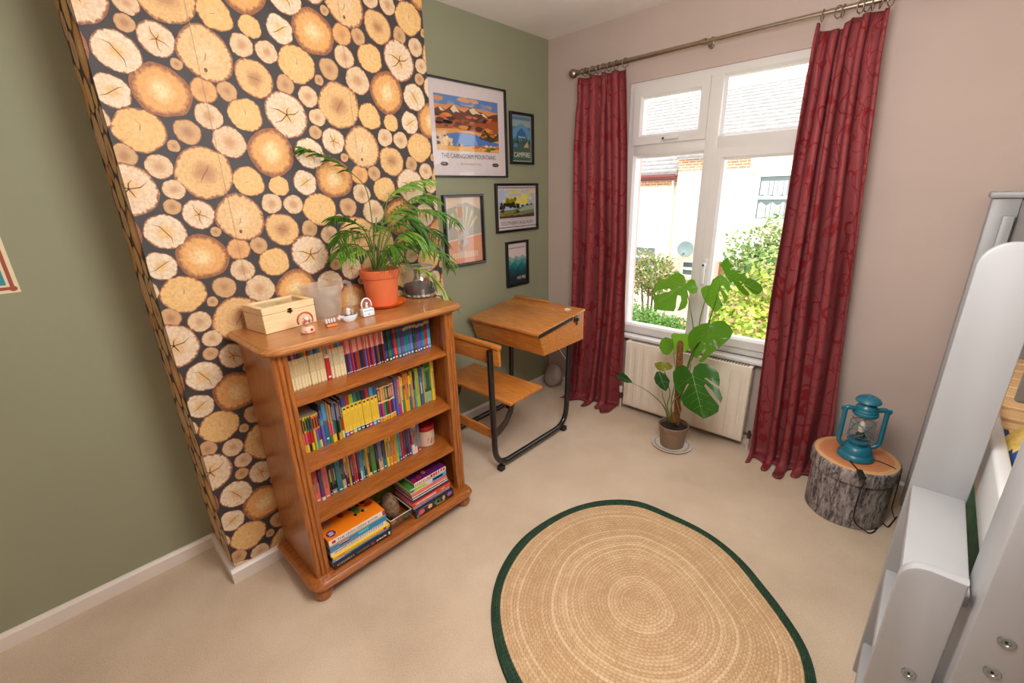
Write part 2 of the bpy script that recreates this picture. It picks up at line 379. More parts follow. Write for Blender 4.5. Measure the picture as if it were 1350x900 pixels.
for li, (dy, dz, R, k) in enumerate(LOGS):
    ph = [(j, rl.uniform(0, 2 * PI), rl.uniform(0.01, 0.075) / j ** 0.8) for j in (2, 3, 4, 5, 7)]
    A, B, bw, rg = KIND[k]
    for iy in range(-2, 4):
        for iz in range(-4, 6):
            sy = -2.293 + dy + 0.515 * iy; sz = 1.818 + dz + 0.5083 * iz + (0.256 if iy % 2 else 0.0)
            if sz < BH - R or sz > H + R or sy < CL - CD - R or sy > CR + CD + R: continue
            n = 36; ring = []
            for j in range(n):
                a = 2 * PI * j / n; rr = R * 1.055 * (1 + sum(am * math.sin(f_ * a + p_) for f_, p_, am in ph) + rl.uniform(-.016, .016))
                ring.append((sy + rr * math.cos(a), sz + rr * math.sin(a), math.cos(a), math.sin(a), 1.0))
            for j in range(n): put([(sy, sz, 0, 0, 0), ring[j], ring[(j + 1) % n]], LIFT + li * 2e-5, A, B, (bw, rg))
            cr = {2: 5, 0: 1, 7: 1, 6: 2, 1: 0, 8: 2}.get(k, 0)
            a0 = ph[0][1]
            for c_ in range(cr):
                a = a0 + c_ * 2 * PI / max(cr, 1) + ph[1][1] * 0.1; L = R * (0.85 if (k == 8 or k == 2 and c_ % 2 == 0) else 0.45); w_ = R * (0.024 if k in (2, 8) else 0.012)
                da = 0.35 * math.sin(c_ * 2.3 + a0)
                p1 = (sy + L * .5 * math.cos(a), sz + L * .5 * math.sin(a)); p2 = (sy + L * math.cos(a + da), sz + L * math.sin(a + da))
                nx, nz = -math.sin(a) * w_, math.cos(a) * w_
                put([(sy + nx, sz + nz, 0, 0, 0), (sy - nx, sz - nz, 0, 0, 0), (p1[0] - nx, p1[1] - nz, 0, 0, 0), (p2[0], p2[1], 0, 0, 0), (p1[0] + nx, p1[1] + nz, 0, 0, 0)], LIFT * 1.6 + 6e-4, BLK, BLK, (0, 0))
            if k == 7:
                kx, kz = sy - R * .12, sz - R * .62
                put([(kx + R * .07 * math.cos(2 * PI * j / 8), kz + R * .09 * math.sin(2 * PI * j / 8), 0, 0, 0) for j in range(8)], LIFT * 1.6 + 6e-4, BLK, BLK, (0, 0))
for sy in (-2.178, -1.663):
    put([(sy - .0007, BH, 0, 0, 0), (sy + .0007, BH, 0, 0, 0), (sy + .0007, H, 0, 0, 0), (sy - .0007, H, 0, 0, 0)], LIFT * 3 + 6e-4, S(170, 160, 150), S(170, 160, 150), (0, 0))
wp.at = {'colA': cA, 'colB': cB, 'P': cP, 'Q': cQ}
wp.build('log_print_wallpaper', M_PAPER, ch, smooth=False)

# ------------------------------------------------------------------ window
win = thing('window_1', 'white plastic casement window of four panes above the radiator', 'window', (1.2, 0.03, WZ0)); win['kind'] = 'structure'
FY0, FY1 = 0.012, 0.085
def frame(name, x0, x1, z0, z1, wd, y0, y1, root=win, mat=M_UPVC, wb=None, wt=None, wl=None, wr=None):
    m = MB(); wb = wb or wd; wt = wt or wd; wl = wl or wd; wr = wr or wd
    # four mitred bars with a chamfered inner lip
    O = [(x0, z0), (x1, z0), (x1, z1), (x0, z1)]; I = [(x0 + wl, z0 + wb), (x1 - wr, z0 + wb), (x1 - wr, z1 - wt), (x0 + wl, z1 - wt)]
    I2 = [(x0 + wl + .012, z0 + wb + .012), (x1 - wr - .012, z0 + wb + .012), (x1 - wr - .012, z1 - wt - .012), (x0 + wl + .012, z1 - wt - .012)]
    for i in range(4):
        j = (i + 1) % 4
        pts = [(*O[i], y0), (*O[j], y0), (*I[j], y0), (*I[i], y0), (*I2[j], y0 + .018), (*I2[i], y0 + .018), (*I2[j], y1), (*I2[i], y1), (*O[j], y1), (*O[i], y1)]
        m.add([(x, y, z) for x, z, y in pts], [(0, 1, 2, 3), (3, 2, 4, 5), (5, 4, 6, 7), (7, 6, 8, 9), (9, 8, 1, 0)])
    return m.build(name, mat, root, ang=25)
XM0, XM1 = 1.098, 1.168     # mullion
ZT0, ZT1 = 1.686, 1.752     # transom
frame('outer_frame', WX0, WX1, WZ0, WZ1, 0.036, FY0, FY1, wb=0.05)
def bar(name, lo, hi): MB().rbox(lo, hi, 0.006, 2).build(name, M_UPVC, win)
bar('mullion', (XM0, FY0, WZ0 + .05), (XM1, FY1, WZ1 - .03)); bar('transom', (WX0 + .03, FY0 + .001, ZT0), (XM0 + .004, FY1, ZT1)); bar('transom', (XM1 - .004, FY0 + .001, ZT0), (WX1 - .03, FY1, ZT1))
s1 = frame('top_hung_sash', 0.660, 1.104, ZT1 - .006, 2.054, 0.044, -0.004, 0.05)
s2 = frame('side_hung_sash', 1.160, WX1 - .032, WZ0 + .044, ZT0 + .004, 0.046, -0.004, 0.05)
frame('glazing_bead', WX0 + .034, XM0 + .004, WZ0 + .048, ZT0 + .004, 0.004, 0.03, 0.05)
frame('glazing_bead', XM1 - .004, WX1 - .032, ZT1 - .004, 2.058, 0.004, 0.03, 0.05)
for a in ((0.70, 1.064, 1.79, 2.014), (1.2, WX1 - .07, .63, 1.646), (.66, 1.10, .60, 1.69), (1.165, WX1 - .03, 1.75, 2.06)):
    MB().add([(a[0], .046, a[2]), (a[1], .046, a[2]), (a[1], .046, a[3]), (a[0], .046, a[3])], [(0, 1, 2, 3)]).build('pane', M_GLASS, win, smooth=False)
for o_, (hx, hz, vert) in ((s1, (0.875, 1.768, False)), (s2, (1.184, 1.06, True))):
    m = MB(); m.rbox((hx - .012, -0.016, hz - (.035 if vert else .012)), (hx + .012, -0.003, hz + (.035 if vert else .012)), .004)
    if vert: m.rbox((hx - .009, -0.04, hz - .115), (hx + .009, -0.022, hz + .012), .006); m.rbox((hx - .008, -.03, hz - .01), (hx + .008, -.01, hz + .01), .004)
    else: m.rbox((hx - .012, -0.036, hz - .008), (hx + .085, -0.02, hz + .008), .005); m.rbox((hx - .008, -.03, hz - .008), (hx + .008, -.01, hz + .008), .004)
    hd = m.build('handle', M_UPVC, o_)
    MB().lathe((hx, -0.041 if vert else -.037, hz), [(0, .004), (.006, .004), (.006, 0), (0, 0)], 12, X=Matrix.Rotation(PI / 2, 3, 'X')).build('key_lock', M_RUBBER, o_)
MB().rbox((WX0 - .02, -0.062, WZ0 - .022), (WX1 + .02, 0.02, WZ0), .006, 2).build('sill', M_UPVC, win)
# ------------------------------------------------------------------ bookcase
def rrect(x0, x1, y0, y1, r, n=8, back_square=True):
    "outline with rounded front (+x) corners"
    pts = [(x0, y1), (x0, y0)]
    for i in range(n + 1):
        a = -PI / 2 + PI / 2 * i / n; pts.append((x1 - r + r * math.cos(a), y0 + r + r * math.sin(a)))
    for i in range(n + 1):
        a = PI / 2 * i / n; pts.append((x1 - r + r * math.cos(a), y1 - r + r * math.sin(a)))
    return pts
def loft(m, outs, mat=0):
    k = len(outs[0][0]); vs = [(x, y, z) for o, z in outs for x, y in o]; fs = [tuple(range(k))[::-1], tuple((len(outs) - 1) * k + j for j in range(k))]
    for i in range(len(outs) - 1):
        for j in range(k): fs.append((i * k + j, i * k + (j + 1) % k, (i + 1) * k + (j + 1) % k, (i + 1) * k + j))
    return m.add(vs, fs, mat)
BX0, BX1, BY0, BY1 = 0.335, 0.658, -2.255, -1.500
bc = thing('bookcase', 'stained pine bookcase with four open shelves standing against the log wallpaper', 'bookcase', (0.5, -1.88, 0))
m = MB(); X0 = 0.327
loft(m, [(rrect(X0, .682, -2.268, -1.470, .055), 1.010), (rrect(X0, .690, -2.278, -1.460, .06), 1.014), (rrect(X0, .697, -2.285, -1.453, .065), 1.022), (rrect(X0, .697, -2.285, -1.453, .065), 1.029), (rrect(X0, .691, -2.279, -1.459, .06), 1.034), (rrect(X0, .688, -2.276, -1.462, .058), 1.0345), (rrect(X0, .683, -2.271, -1.467, .055), 1.040)])
m.build('top_board', M_TOPWOOD, bc, ang=25)
for y0, y1 in ((BY0, BY0 + .018), (BY1 - .018, BY1)): MB().box((BX0, y0, .09), (BX1 - .03, y1, 1.012)).build('side_panel', M_BOOKCASE, bc)
for y0, y1 in ((BY0 - .001, BY0 + .052), (BY1 - .046, BY1 + .001)):
    wd = y1 - y0; prof = [(0, 0), (.026, 0), (.031, .005), (.031, wd * .28), (.026, wd * .33), (.031, wd * .40), (.031, wd * .58), (.026, wd * .65), (.031, wd * .72), (.031, wd - .005), (.026, wd), (0, wd)]
    MB().prism(prof, (BX1 - .030, y0, .09), (1, 0, 0), (0, 1, 0), (0, 0, 1), .922).build('front_stile', M_BOOKCASE, bc, ang=25)
for z in (.825, .560, .335):
    m = MB(); m.prism([(BX0 + .004, -.020), (.640, -.020), (.646, -.017), (.648, -.010), (.646, -.003), (.640, 0), (BX0 + .004, 0)], (0, BY0 + .018, z), (1, 0, 0), (0, 0, 1), (0, 1, 0), BY1 - BY0 - .036); m.build('shelf', M_BOOKCASE_H, bc)
MB().box((BX0, BY0 + .01, .085), (BX1, BY1 - .01, .100)).build('bottom_board', M_BOOKCASE_H, bc)
MB().box((BX0 - .001, BY0 + .004, .09), (BX0 + .005, BY1 - .004, 1.012)).build('back_panel', M_BOOKCASE, bc)
m = MB(); loft(m, [(rrect(BX0, .690, -2.277, -1.483, .04), .057), (rrect(BX0, .700, -2.287, -1.473, .05), .063), (rrect(BX0, .704, -2.291, -1.469, .052), .072), (rrect(BX0, .700, -2.287, -1.473, .05), .080), (rrect(BX0, .690, -2.277, -1.483, .045), .090), (rrect(BX0, .672, -2.262, -1.497, .04), .0935)]); m.build('plinth_moulding', M_BOOKCASE_H, bc, ang=30)
for x, y in ((.655, -2.243), (.655, -1.517), (.39, -2.243), (.39, -1.517)):
    MB().lathe((x, y, 0), [(.018, 0), (.028, .004), (.034, .018), (.032, .034), (.022, .044), (.027, .049), (.027, .060)], 24).build('bun_foot', M_BOOKCASE, bc)

# ------------------------------------------------------------------ books
rb = random.Random(11)
def spine_book(y, t, z, xs, h, d, bands, label, group, dots=None):
    "upright book: spine at x = xs facing the room, coloured bands from the foot up [(top fraction, colour)]"
    m = MB(); b = min(.0025, t * .3); cs = [(xs - d, y), (xs - b, y), (xs, y + b), (xs, y + t - b), (xs - b, y + t), (xs - d, y + t)]; n = 6
    zs = [0.0] + [f for f, _ in bands]; lv = [[(x, yy, z + f * h) for x, yy in cs] for f in zs]
    for i, (f, c) in enumerate(bands):
        for j in range(n):
            k = (j + 1) % n; cc = c if j != n - 1 else S(226, 212, 186)
            m.poly([lv[i][j], lv[i][k], lv[i + 1][k], lv[i + 1][j]], 0, cc)
    m.poly(lv[-1], 0, S(226, 212, 186)); m.poly(lv[0][::-1], 0, bands[0][1])
    if dots:
        for f0, f1, c in dots:
            s = t * .22; m.poly([(xs + .0003, y + s, z + f0 * h), (xs + .0003, y + t - s, z + f0 * h), (xs + .0003, y + t - s, z + f1 * h), (xs + .0003, y + s, z + f1 * h)], 0, c)
    return m.build('book', M_PRINT, None, label, 'book', group, smooth=False)
C = dict(cream=S(236, 218, 172), yellow=S(240, 206, 66), red=S(190, 44, 44), blue=S(52, 86, 160), navy=S(36, 44, 86), teal=S(36, 120, 130), green=S(70, 140, 60), dgreen=S(28, 84, 60), purple=S(104, 60, 130), orange=S(230, 130, 40), pink=S(220, 90, 120), black=S(36, 32, 34), lime=S(170, 196, 50), cyan=S(70, 160, 196), white=S(232, 226, 216), coral=S(226, 112, 92), grey=S(140, 140, 138), brown=S(130, 80, 44), peach=S(236, 178, 140), maroon=S(120, 34, 50), magenta=S(190, 56, 120), violet=S(100, 96, 170), tan=S(206, 170, 130), gold=S(226, 170, 50))
def shelf_run(shelf, z, y0, y1, items, xs=.545):
    tot = sum(i[0] for i in items); k = (y1 - y0) / tot; y = y0
    for n, it in enumerate(items):
        t = it[0] * k; bands = it[3]; dots = it[5] if len(it) > 5 else None
        spine_book(y + .0003, t - .0006, z + .0005, xs + rb.uniform(-.004, .004) - (it[6] if len(it) > 6 else 0), it[1], it[2], [(f, C[c] if isinstance(c, str) else c) for f, c in bands],
                   f"{ordw(n + 1)} book from left on {shelf} shelf, {it[4]}", f"books standing on the {shelf} shelf", dots)
        y += t
L1 = []
for tc in ['teal', 'navy', 'coral', 'blue', 'maroon', 'green', 'orange', 'brown', 'cyan', 'purple', 'cyan', 'gold']:
    L1.append((12, .170, .12, [(.03, 'tan'), (.70, 'cream'), (1, tc)], f"thin cream spine with {'dark red' if tc == 'maroon' else tc} top", [(.30, .62, S(214, 190, 138))]))
L1.append((18, .174, .12, [(.52, 'red'), (.56, 'white'), (.86, 'peach'), (1, 'black')], 'wider red spine with pale upper half', [(.06, .10, C['white']), (.6, .8, C['grey'])]))
for tc in ['coral', 'orange', 'teal', 'cyan', 'magenta']: L1.append((12, .170, .12, [(.03, 'tan'), (.72, 'cream'), (1, tc)], f"thin cream spine with {tc} top", [(.3, .6, S(206, 196, 160))]))
for i in range(20):
    lo = ['navy', 'maroon', 'violet', 'red', 'navy', 'red', 'brown', 'black'][i % 8] if i < 14 else ['violet', 'black', 'brown', 'navy', 'black', 'maroon'][i - 14]
    L1.append((8.6, .168, .12, [(.06, lo), (.50, lo), (.82, 'peach' if i % 3 else 'pink'), (1, ['black', 'maroon', 'black', 'brown'][i % 4])], f"very thin {'dark red' if lo == 'maroon' else lo} spine with pale band", [(.02, .045, C['white'])]))
for i, tc in enumerate(['navy', 'dgreen', 'navy', 'red', 'teal', 'purple', 'teal', 'teal', 'violet', 'dgreen', 'purple', 'blue', 'teal', 'red', 'cyan']):
    c = C[tc]; dk = tuple(v * .45 for v in c[:3]) + (1,); lt = tuple(min(1, v * 1.6 + .03) for v in c[:3]) + (1,)
    L1.append((16, .160 + rb.uniform(-.004, .006), .12, [(.12, c), (.3, lt), (.55, c), (.72, dk), (.80, 'tan' if i > 5 else c), (1, dk)], f"{tc if tc != 'dgreen' else 'dark green'} spine with pale foot dot", [(.03, .075, C['white'])]))
shelf_run('top', .825, -2.184, -1.545, L1)
L2 = []
for i, (a, b, c) in enumerate([('lime', 'pink', 'yellow'), ('dgreen', 'coral', 'yellow'), ('gold', 'pink', 'yellow'), ('green', 'red', 'black'), ('teal', 'red', 'yellow'), ('orange', 'gold', 'lime'), ('coral', 'violet', 'cyan'), ('orange', 'purple', 'yellow')]):
    L2.append((9.5, .150, .13, [(.22, c), (.56, b), (.95, a), (1, 'yellow')], f"thin {a if a != 'dgreen' else 'dark green'} and {b} spine", [(.62, .9, C['black'])]))
L2 += [(12, .186, .13, [(.5, 'violet'), (.66, 'cyan'), (.95, 'navy'), (1, 'black')], 'tall navy spine', [(.6, .85, C['violet'])]), (17, .178, .13, [(.1, 'teal'), (.5, S(30, 104, 140)), (.58, 'brown'), (1, 'cyan')], 'thick teal blue spine', [(.12, .16, C['white'])])]
for a, b, c in [('orange', 'pink', 'green'), ('gold', 'coral', 'yellow'), ('black', 'teal', 'yellow'), ('cyan', 'dgreen', 'black'), ('purple', 'black', 'gold'), ('black', 'green', 'lime'), ('maroon', 'red', 'cream')]:
    L2.append((8, .170 + rb.uniform(-.01, .01), .13, [(.2, c), (.52, b), (1, a)], f"thin {'dark red' if a == 'maroon' else a} spine in a mixed run", [(.56, .9, C['grey'])]))
for i, tc in enumerate(['blue', 'red', 'lime', 'teal', 'dgreen', 'navy', 'red', 'cyan', 'blue']):
    L2.append((16.5, .176, .14, [(.10, tc), (.12, 'white'), (.76, 'yellow'), (1, tc)], f"yellow reference spine with {tc if tc != 'dgreen' else 'dark green'} ends", [(.03, .07, C['white']), (.68, .72, C['black']), (.24, .6, S(226, 188, 60))]))
for a, b in [('brown', 'purple'), ('gold', 'magenta'), ('orange', 'green'), ('green', 'dgreen'), ('maroon', 'red'), ('teal', 'navy'), ('coral', 'violet')]:
    L2.append((10.8, .172, .13, [(.10, 'gold'), (.13, 'white'), (.5, b), (.54, 'cream'), (.9, a), (.93, 'cream'), (1, 'brown')], f"thin {'dark red' if a == 'maroon' else a} spine with cream bands", [(.6, .85, C['tan'])]))
for w_, h, a, nm, bd in [(14, .18, 'violet', 'blue violet spine', None), (12, .172, 'coral', 'pink and orange spine', [(.3, 'magenta'), (.7, 'gold'), (1, 'coral')]), (8, .178, 'cream', 'cream spine', None), (10, .17, 'green', 'green and yellow spine', [(.35, 'green'), (1, 'yellow')]),
                         (22, .184, 'orange', 'wide orange and yellow spine', [(.45, 'gold'), (.6, 'orange'), (.7, 'brown'), (1, 'orange')]), (12, .168, 'teal', 'teal and yellow spine', [(.4, 'teal'), (1, 'yellow')]), (14, .182, 'gold', 'mottled gold and orange spine', [(.3, 'orange'), (.5, 'yellow'), (.7, 'coral'), (1, 'gold')]),
                         (8, .18, 'grey', 'blue grey spine', [(.5, 'cyan'), (1, 'navy')]), (18, .19, 'lime', 'wide lime green spine', None), (10, .182, 'purple', 'plum purple spine', None), (14, .186, 'teal', 'teal spine with pale patches', [(.3, 'teal'), (.6, 'white'), (.75, 'cyan'), (1, 'teal')]), (8, .182, 'gold', 'golden spine', None),
                         (32, .204, 'dgreen', 'very thick green spine', [(.26, S(150, 180, 140)), (.34, S(40, 90, 40)), (.8, S(96, 150, 84)), (.84, S(140, 190, 130)), (1, S(60, 120, 60))]), (11, .2, 'yellow', 'tall yellow spine', None), (9, .196, 'gold', 'tall thin yellow and green spine', [(.5, 'gold'), (.7, 'green'), (1, 'yellow')])]:
    bd = bd or [(.25, a), (.8, a), (1, a)]
    L2.append((w_, h, .14, bd, nm, [(.3, .75, tuple(min(1, v * .6 + .05) for v in C[a][:3]) + (1,))]))
shelf_run('second', .560, -2.180, -1.540, L2, .538)
L3 = []
for w_, h, nm, bd in [(14, .15, 'mottled green and black spine', [(.3, 'lime'), (.6, 'black'), (1, 'dgreen')]), (20, .142, 'coral red spine with pale emblem', [(.45, 'coral'), (.6, 'tan'), (1, 'red')]), (13, .150, 'dark purple spine', [(.1, 'white'), (.9, 'purple'), (1, 'black')]), (20, .150, 'coral pink spine', None), (7, .14, 'black spine', None),
                       (20, .148, 'black and pale green spine', [(.15, 'grey'), (.4, 'black'), (.55, 'lime'), (.8, 'tan'), (1, 'black')]), (21, .152, 'thick teal green spine', None), (15, .146, 'black mottled spine', [(.3, 'tan'), (.5, 'black'), (.7, 'grey'), (1, 'black')]), (11, .15, 'pale orange over navy spine', [(.4, 'navy'), (1, 'peach')]),
                       (9, .148, 'thin golden spine', None), (9, .15, 'navy and purple spine', [(.5, 'navy'), (1, 'purple')]), (9, .148, 'bright red spine', None), (9, .146, 'orange red spine', [(.5, 'red'), (1, 'orange')]), (9, .144, 'dark purple thin spine', [(.3, 'navy'), (1, 'purple')]), (9, .148, 'pale blue spine', [(.4, 'white'), (1, 'violet')]),
                       (9, .146, 'cyan spine', None), (9, .148, 'green striped spine', [(.4, 'dgreen'), (.6, 'lime'), (1, 'green')]), (11, .15, 'golden yellow spine', None), (9, .14, 'black spine with pale dots', [(.1, 'white'), (.8, 'black'), (1, 'grey')]), (20, .152, 'wide leaf green spine', None), (10, .15, 'black narrow spine', None),
                       (18, .156, 'violet spine with pale lower half', [(.4, 'tan'), (1, 'violet')]), (17, .154, 'black and teal spine', [(.4, 'teal'), (1, 'black')]), (12, .158, 'first of two yellow spines', [(.9, 'yellow'), (1, 'lime')]), (12, .158, 'second of two yellow spines', [(.6, 'gold'), (1, 'yellow')]), (16, .156, 'orange spine', None), (14, .16, 'lime spine', None),
                       (12, .158, 'cyan blue spine', [(.15, 'blue'), (1, 'cyan')]), (13, .164, 'crimson spine', None), (13, .164, 'dark plum spine', [(.12, 'violet'), (1, 'maroon')]), (10, .162, 'dark narrow spine', None), (13, .168, 'plum spine', None), (14, .17, 'grey and red spine', [(.3, 'white'), (.6, 'red'), (.8, 'grey'), (1, 'tan')]), (13, .172, 'white patchy spine', [(.2, 'white'), (.5, 'grey'), (.7, 'red'), (1, 'white')]), (14, .172, 'grey blue spine with red foot', [(.15, 'red'), (.6, 'grey'), (1, 'violet')])]:
    c = nm.split()[0]
    a = {'coral': 'coral', 'black': 'black', 'thick': 'teal', 'thin': 'gold', 'bright': 'red', 'cyan': 'cyan', 'golden': 'gold', 'wide': 'green', 'orange': 'orange', 'lime': 'lime', 'crimson': 'red', 'dark': 'navy', 'plum': 'purple'}.get(c, 'grey')
    if nm == 'coral pink spine': a = 'coral'
    bd = bd or [(.3, a), (.8, a), (1, a)]
    base = C[a]; L3.append((w_, h, .12, bd, nm, [(.04, .08, C['white']), (.3, .8, tuple(min(1, v * .5 + .06) for v in base[:3]) + (1,))]))
shelf_run('third', .335, -2.184, -1.662, L3, .545)

# lying books: each with cover, page block and printed lettering
def flat_book(x1, y0, y1, z, t, d, spine, cover, label, group, hard=.002, title=None, rot=0, pages=True, deco=None, tcol=None):
    cx, cy = x1 - d / 2, (y0 + y1) / 2
    b = thing('book', label, 'book', (cx, cy, z), group); b.rotation_euler = (0, 0, math.radians(rot))
    m = MB(); m.box((x1 - d, y0, z), (x1, y1, z + hard), 0, cover); m.box((x1 - d, y0, z + t - hard), (x1, y1, z + t), 0, cover); m.rbox((x1 - hard - .0005, y0, z), (x1 + .001, y1, z + t), .0015, 2, 0, spine)
    m.build('cover', M_PRINT, b, smooth=False)
    MB().box((x1 - d + .003, y0 + .003, z + hard), (x1 - hard, y1 - .003, z + t - hard)).build('page_block', M_PAGES, b)
    if title:
        txt, f0, f1, mt = title
        L = y1 - y0; s = t * .62
        lettering('spine_title', txt, s, (x1 + .001, y0 + L * f0, z + t * .26), (0, 1, 0), (0, 0, 1), mt, b, wide=L * (f1 - f0))
    if deco:
        m = MB()
        for fy0, fy1, fz0, fz1, c in deco:
            L = y1 - y0; m.poly([(x1 + .0014, y0 + L * fy0, z + t * fz0), (x1 + .0014, y0 + L * fy1, z + t * fz0), (x1 + .0014, y0 + L * fy1, z + t * fz1), (x1 + .0014, y0 + L * fy0, z + t * fz1)], 0, c)
        m.build('spine_print', M_PRINT, b, smooth=False)
    return b
def blur(f0, f1, n, c, z0=.3, z1=.72, seed=1):
    q = random.Random(seed); out = []; wd = (f1 - f0) / n
    for i in range(n): out.append((f0 + wd * i, f0 + wd * (i + q.uniform(.5, .8)), z0 + q.uniform(-.04, .04), z1 + q.uniform(-.04, .04), c))
    return out
ZB = .1005; GL = 'large books lying in the left stack'
z = ZB; ya, yb = -2.192, -1.938
flat_book(.668, ya, yb + .006, z, .024, .19, C['black'], C['navy'], 'black spined book with pale block letters, bottom of the left stack', GL, deco=blur(.05, .34, 9, S(150, 140, 124), seed=2) + blur(.38, .6, 8, S(120, 108, 100), seed=3) + [(.62, .68, .2, .8, S(150, 60, 120))] + blur(.72, .90, 7, C['white'], .35, .65, 4) + [(.94, .97, .2, .8, C['white'])]); z += .0245
flat_book(.660, ya, yb, z, .012, .19, S(120, 160, 190), C['navy'], 'thin pale blue book second from the bottom of the left stack', GL, deco=blur(.06, .2, 5, C['white'], seed=5) + [(.3, .8, .1, .5, C['teal'])]); z += .0125
flat_book(.664, ya + .004, yb + .004, z, .014, .2, C['gold'], C['yellow'], 'thin yellow book third from the bottom of the left stack', GL, deco=blur(.08, .2, 6, C['orange'], seed=6) + [(.88, .93, .1, .9, C['red'])]); z += .0145
flat_book(.656, ya, yb - .006, z, .024, .19, C['white'], C['grey'], 'white patterned book in the middle of the left stack', GL, deco=[(.0, .5, .0, .3, S(240, 220, 120))] + blur(.08, .3, 8, C['black'], .45, .62, 7) + blur(.3, .95, 16, S(190, 184, 190), .3, .9, 8)); z += .0245
flat_book(.660, ya, yb - .004, z, .030, .19, S(20, 140, 190), C['blue'], 'thick bright blue book below the orange cover of the left stack', GL, deco=[(.0, .45, .0, .5, S(110, 130, 170)), (.15, .32, .35, .7, S(214, 160, 160)), (.48, .66, .3, .7, S(90, 190, 200)), (.0, .98, .86, 1, C['gold'])]); z += .0305
lb = flat_book(.660, ya, yb - .008, z, .024, .19, C['white'], S(246, 132, 24), 'orange covered picture book on top of the left stack', GL, title=('THE LEGO IDEAS BOOK', .14, .86, M_INK), deco=[(.05, .11, .25, .75, C['red']), (.95, 1, 0, 1, C['red'])]); z += .0242
m = MB(); zt = z + .0002
def blob(m, cx, cy, rx, ry, c, lift=0, n=20, rot=0): m.poly([(cx + math.cos(rot) * rx * math.cos(2 * PI * j / n) - math.sin(rot) * ry * math.sin(2 * PI * j / n), cy + math.sin(rot) * rx * math.cos(2 * PI * j / n) + math.cos(rot) * ry * math.sin(2 * PI * j / n), zt + lift) for j in range(n)], 0, c)
blob(m, .625, -2.165, .020, .018, S(88, 34, 110)); blob(m, .57, -2.03, .028, .014, C['green']); 
for a, b_ in ((.548, -2.045), (.548, -2.012), (.596, -2.045), (.596, -2.012)): blob(m, a, b_, .009, .007, C['black'], .0002)
blob(m, .55, -2.09, .02, .012, S(170, 70, 30)); blob(m, .54, -1.985, .018, .012, C['black']); blob(m, .575, -1.975, .012, .02, C['red'], .0002); blob(m, .50, -2.0, .02, .04, C['violet']); blob(m, .6, -2.0, .01, .01, C['gold'], .0002)
for i in range(3): blob(m, .575 - i * .02, -2.155 + i * .004, .006, .018, S(180, 150, 140), .0002, rot=.2)
for i in range(3): blob(m, .617 + i * .008, -2.165, .0025, .011, C['white'], .0003)
m.build('cover_picture', M_PRINT, lb, smooth=False, kind='stuff')

GR = 'books and boxes lying in the right stack'; z = ZB; ya, yb = -1.806, -1.585
gb = thing('game_box', 'black game box with bright cartoon blobs, bottom of the right stack', 'box', (.6, -1.69, z), GR)
m = MB(); m.rbox((.53, ya, z), (.672, yb, z + .034), .002, 1, 0, C['black']); m.build('carton', M_PRINT, gb)
m = MB()
for fy, fz, ry, rz, c in [(.14, .55, .016, .012, C['pink']), (.36, .62, .012, .010, C['peach']), (.55, .62, .016, .011, C['green']), (.57, .6, .007, .006, C['gold']), (.72, .66, .008, .010, C['tan']), (.88, .7, .013, .010, S(150, 90, 180)), (.05, .2, .006, .006, C['cyan'])]:
    m.poly([(.6726, ya + (yb - ya) * fy + ry * math.cos(2 * PI * j / 10) * (1 + .25 * (j % 2)), z + .034 * fz + rz * math.sin(2 * PI * j / 10) * (1 + .25 * (j % 2))) for j in range(10)], 0, c)
for i in range(9): m.poly([(.6726, ya + .115 + i * .006, z + .004), (.6726, ya + .119 + i * .006, z + .004), (.6726, ya + .119 + i * .006, z + .009), (.6726, ya + .115 + i * .006, z + .009)], 0, C['tan'])
m.build('carton_print', M_PRINT, gb, smooth=False); z += .0345
flat_book(.655, ya + .002, yb - .01, z, .014, .14, S(160, 150, 170), C['grey'], 'thin grey lilac book second from the bottom of the right stack', GR, deco=blur(.2, .9, 12, S(110, 90, 120), seed=12)); z += .0145
flat_book(.655, ya - .002, yb - .006, z, .020, .15, S(226, 70, 40), C['red'], 'red orange book with white lettering low in the right stack', GR, deco=blur(.08, .62, 14, C['white'], .3, .75, 13) + blur(.74, .86, 4, C['gold'], .3, .8, 14)); z += .0205
flat_book(.648, ya + .006, yb - .012, z, .022, .15, C['navy'], C['blue'], 'navy hardback in the middle of the right stack', GR, hard=.004, deco=[(.0, 1, .55, .85, S(214, 206, 196))]); z += .0225
flat_book(.646, ya + .006, yb - .014, z, .018, .15, S(232, 110, 80), C['coral'], 'coral spined book above the navy hardback, right stack', GR, deco=[(0, 1, .0, .3, C['white'])]); z += .0185
flat_book(.642, ya + .002, yb - .014, z, .026, .15, S(206, 214, 180), S(60, 140, 40), 'green covered book second from top of the right stack', GR, deco=[(.1, .42, .35, .8, C['lime']), (.0, .1, .3, .8, C['teal']), (.45, .6, .1, .9, S(220, 200, 220)), (.6, 1, .05, .9, S(90, 150, 210)), (.62, .9, .35, .7, C['white'])]); z += .0265
pb = flat_book(.640, ya + .028, yb - .012, z, .020, .14, S(236, 220, 214), S(96, 28, 96), 'purple covered joke book on top of the right stack', GR, deco=blur(.02, .55, 9, C['coral'], .2, .7, 21) + blur(.5, .98, 6, C['red'], .2, .9, 22)); z += .0202
m = MB(); zt = z + .0002
for i, (cx, cy, c) in enumerate([(.62, -1.765, C['red']), (.615, -1.735, C['red']), (.60, -1.70, C['gold']), (.56, -1.735, C['tan']), (.545, -1.71, C['grey']), (.555, -1.68, C['white']), (.56, -1.655, C['cyan']), (.545, -1.625, C['gold']), (.575, -1.77, C['teal'])]): blob(m, cx, cy, .012, .009, c); blob(m, cx, cy, .005, .004, S(60, 20, 60), .0002)
m.build('cover_picture', M_PRINT, pb, smooth=False, kind='stuff')

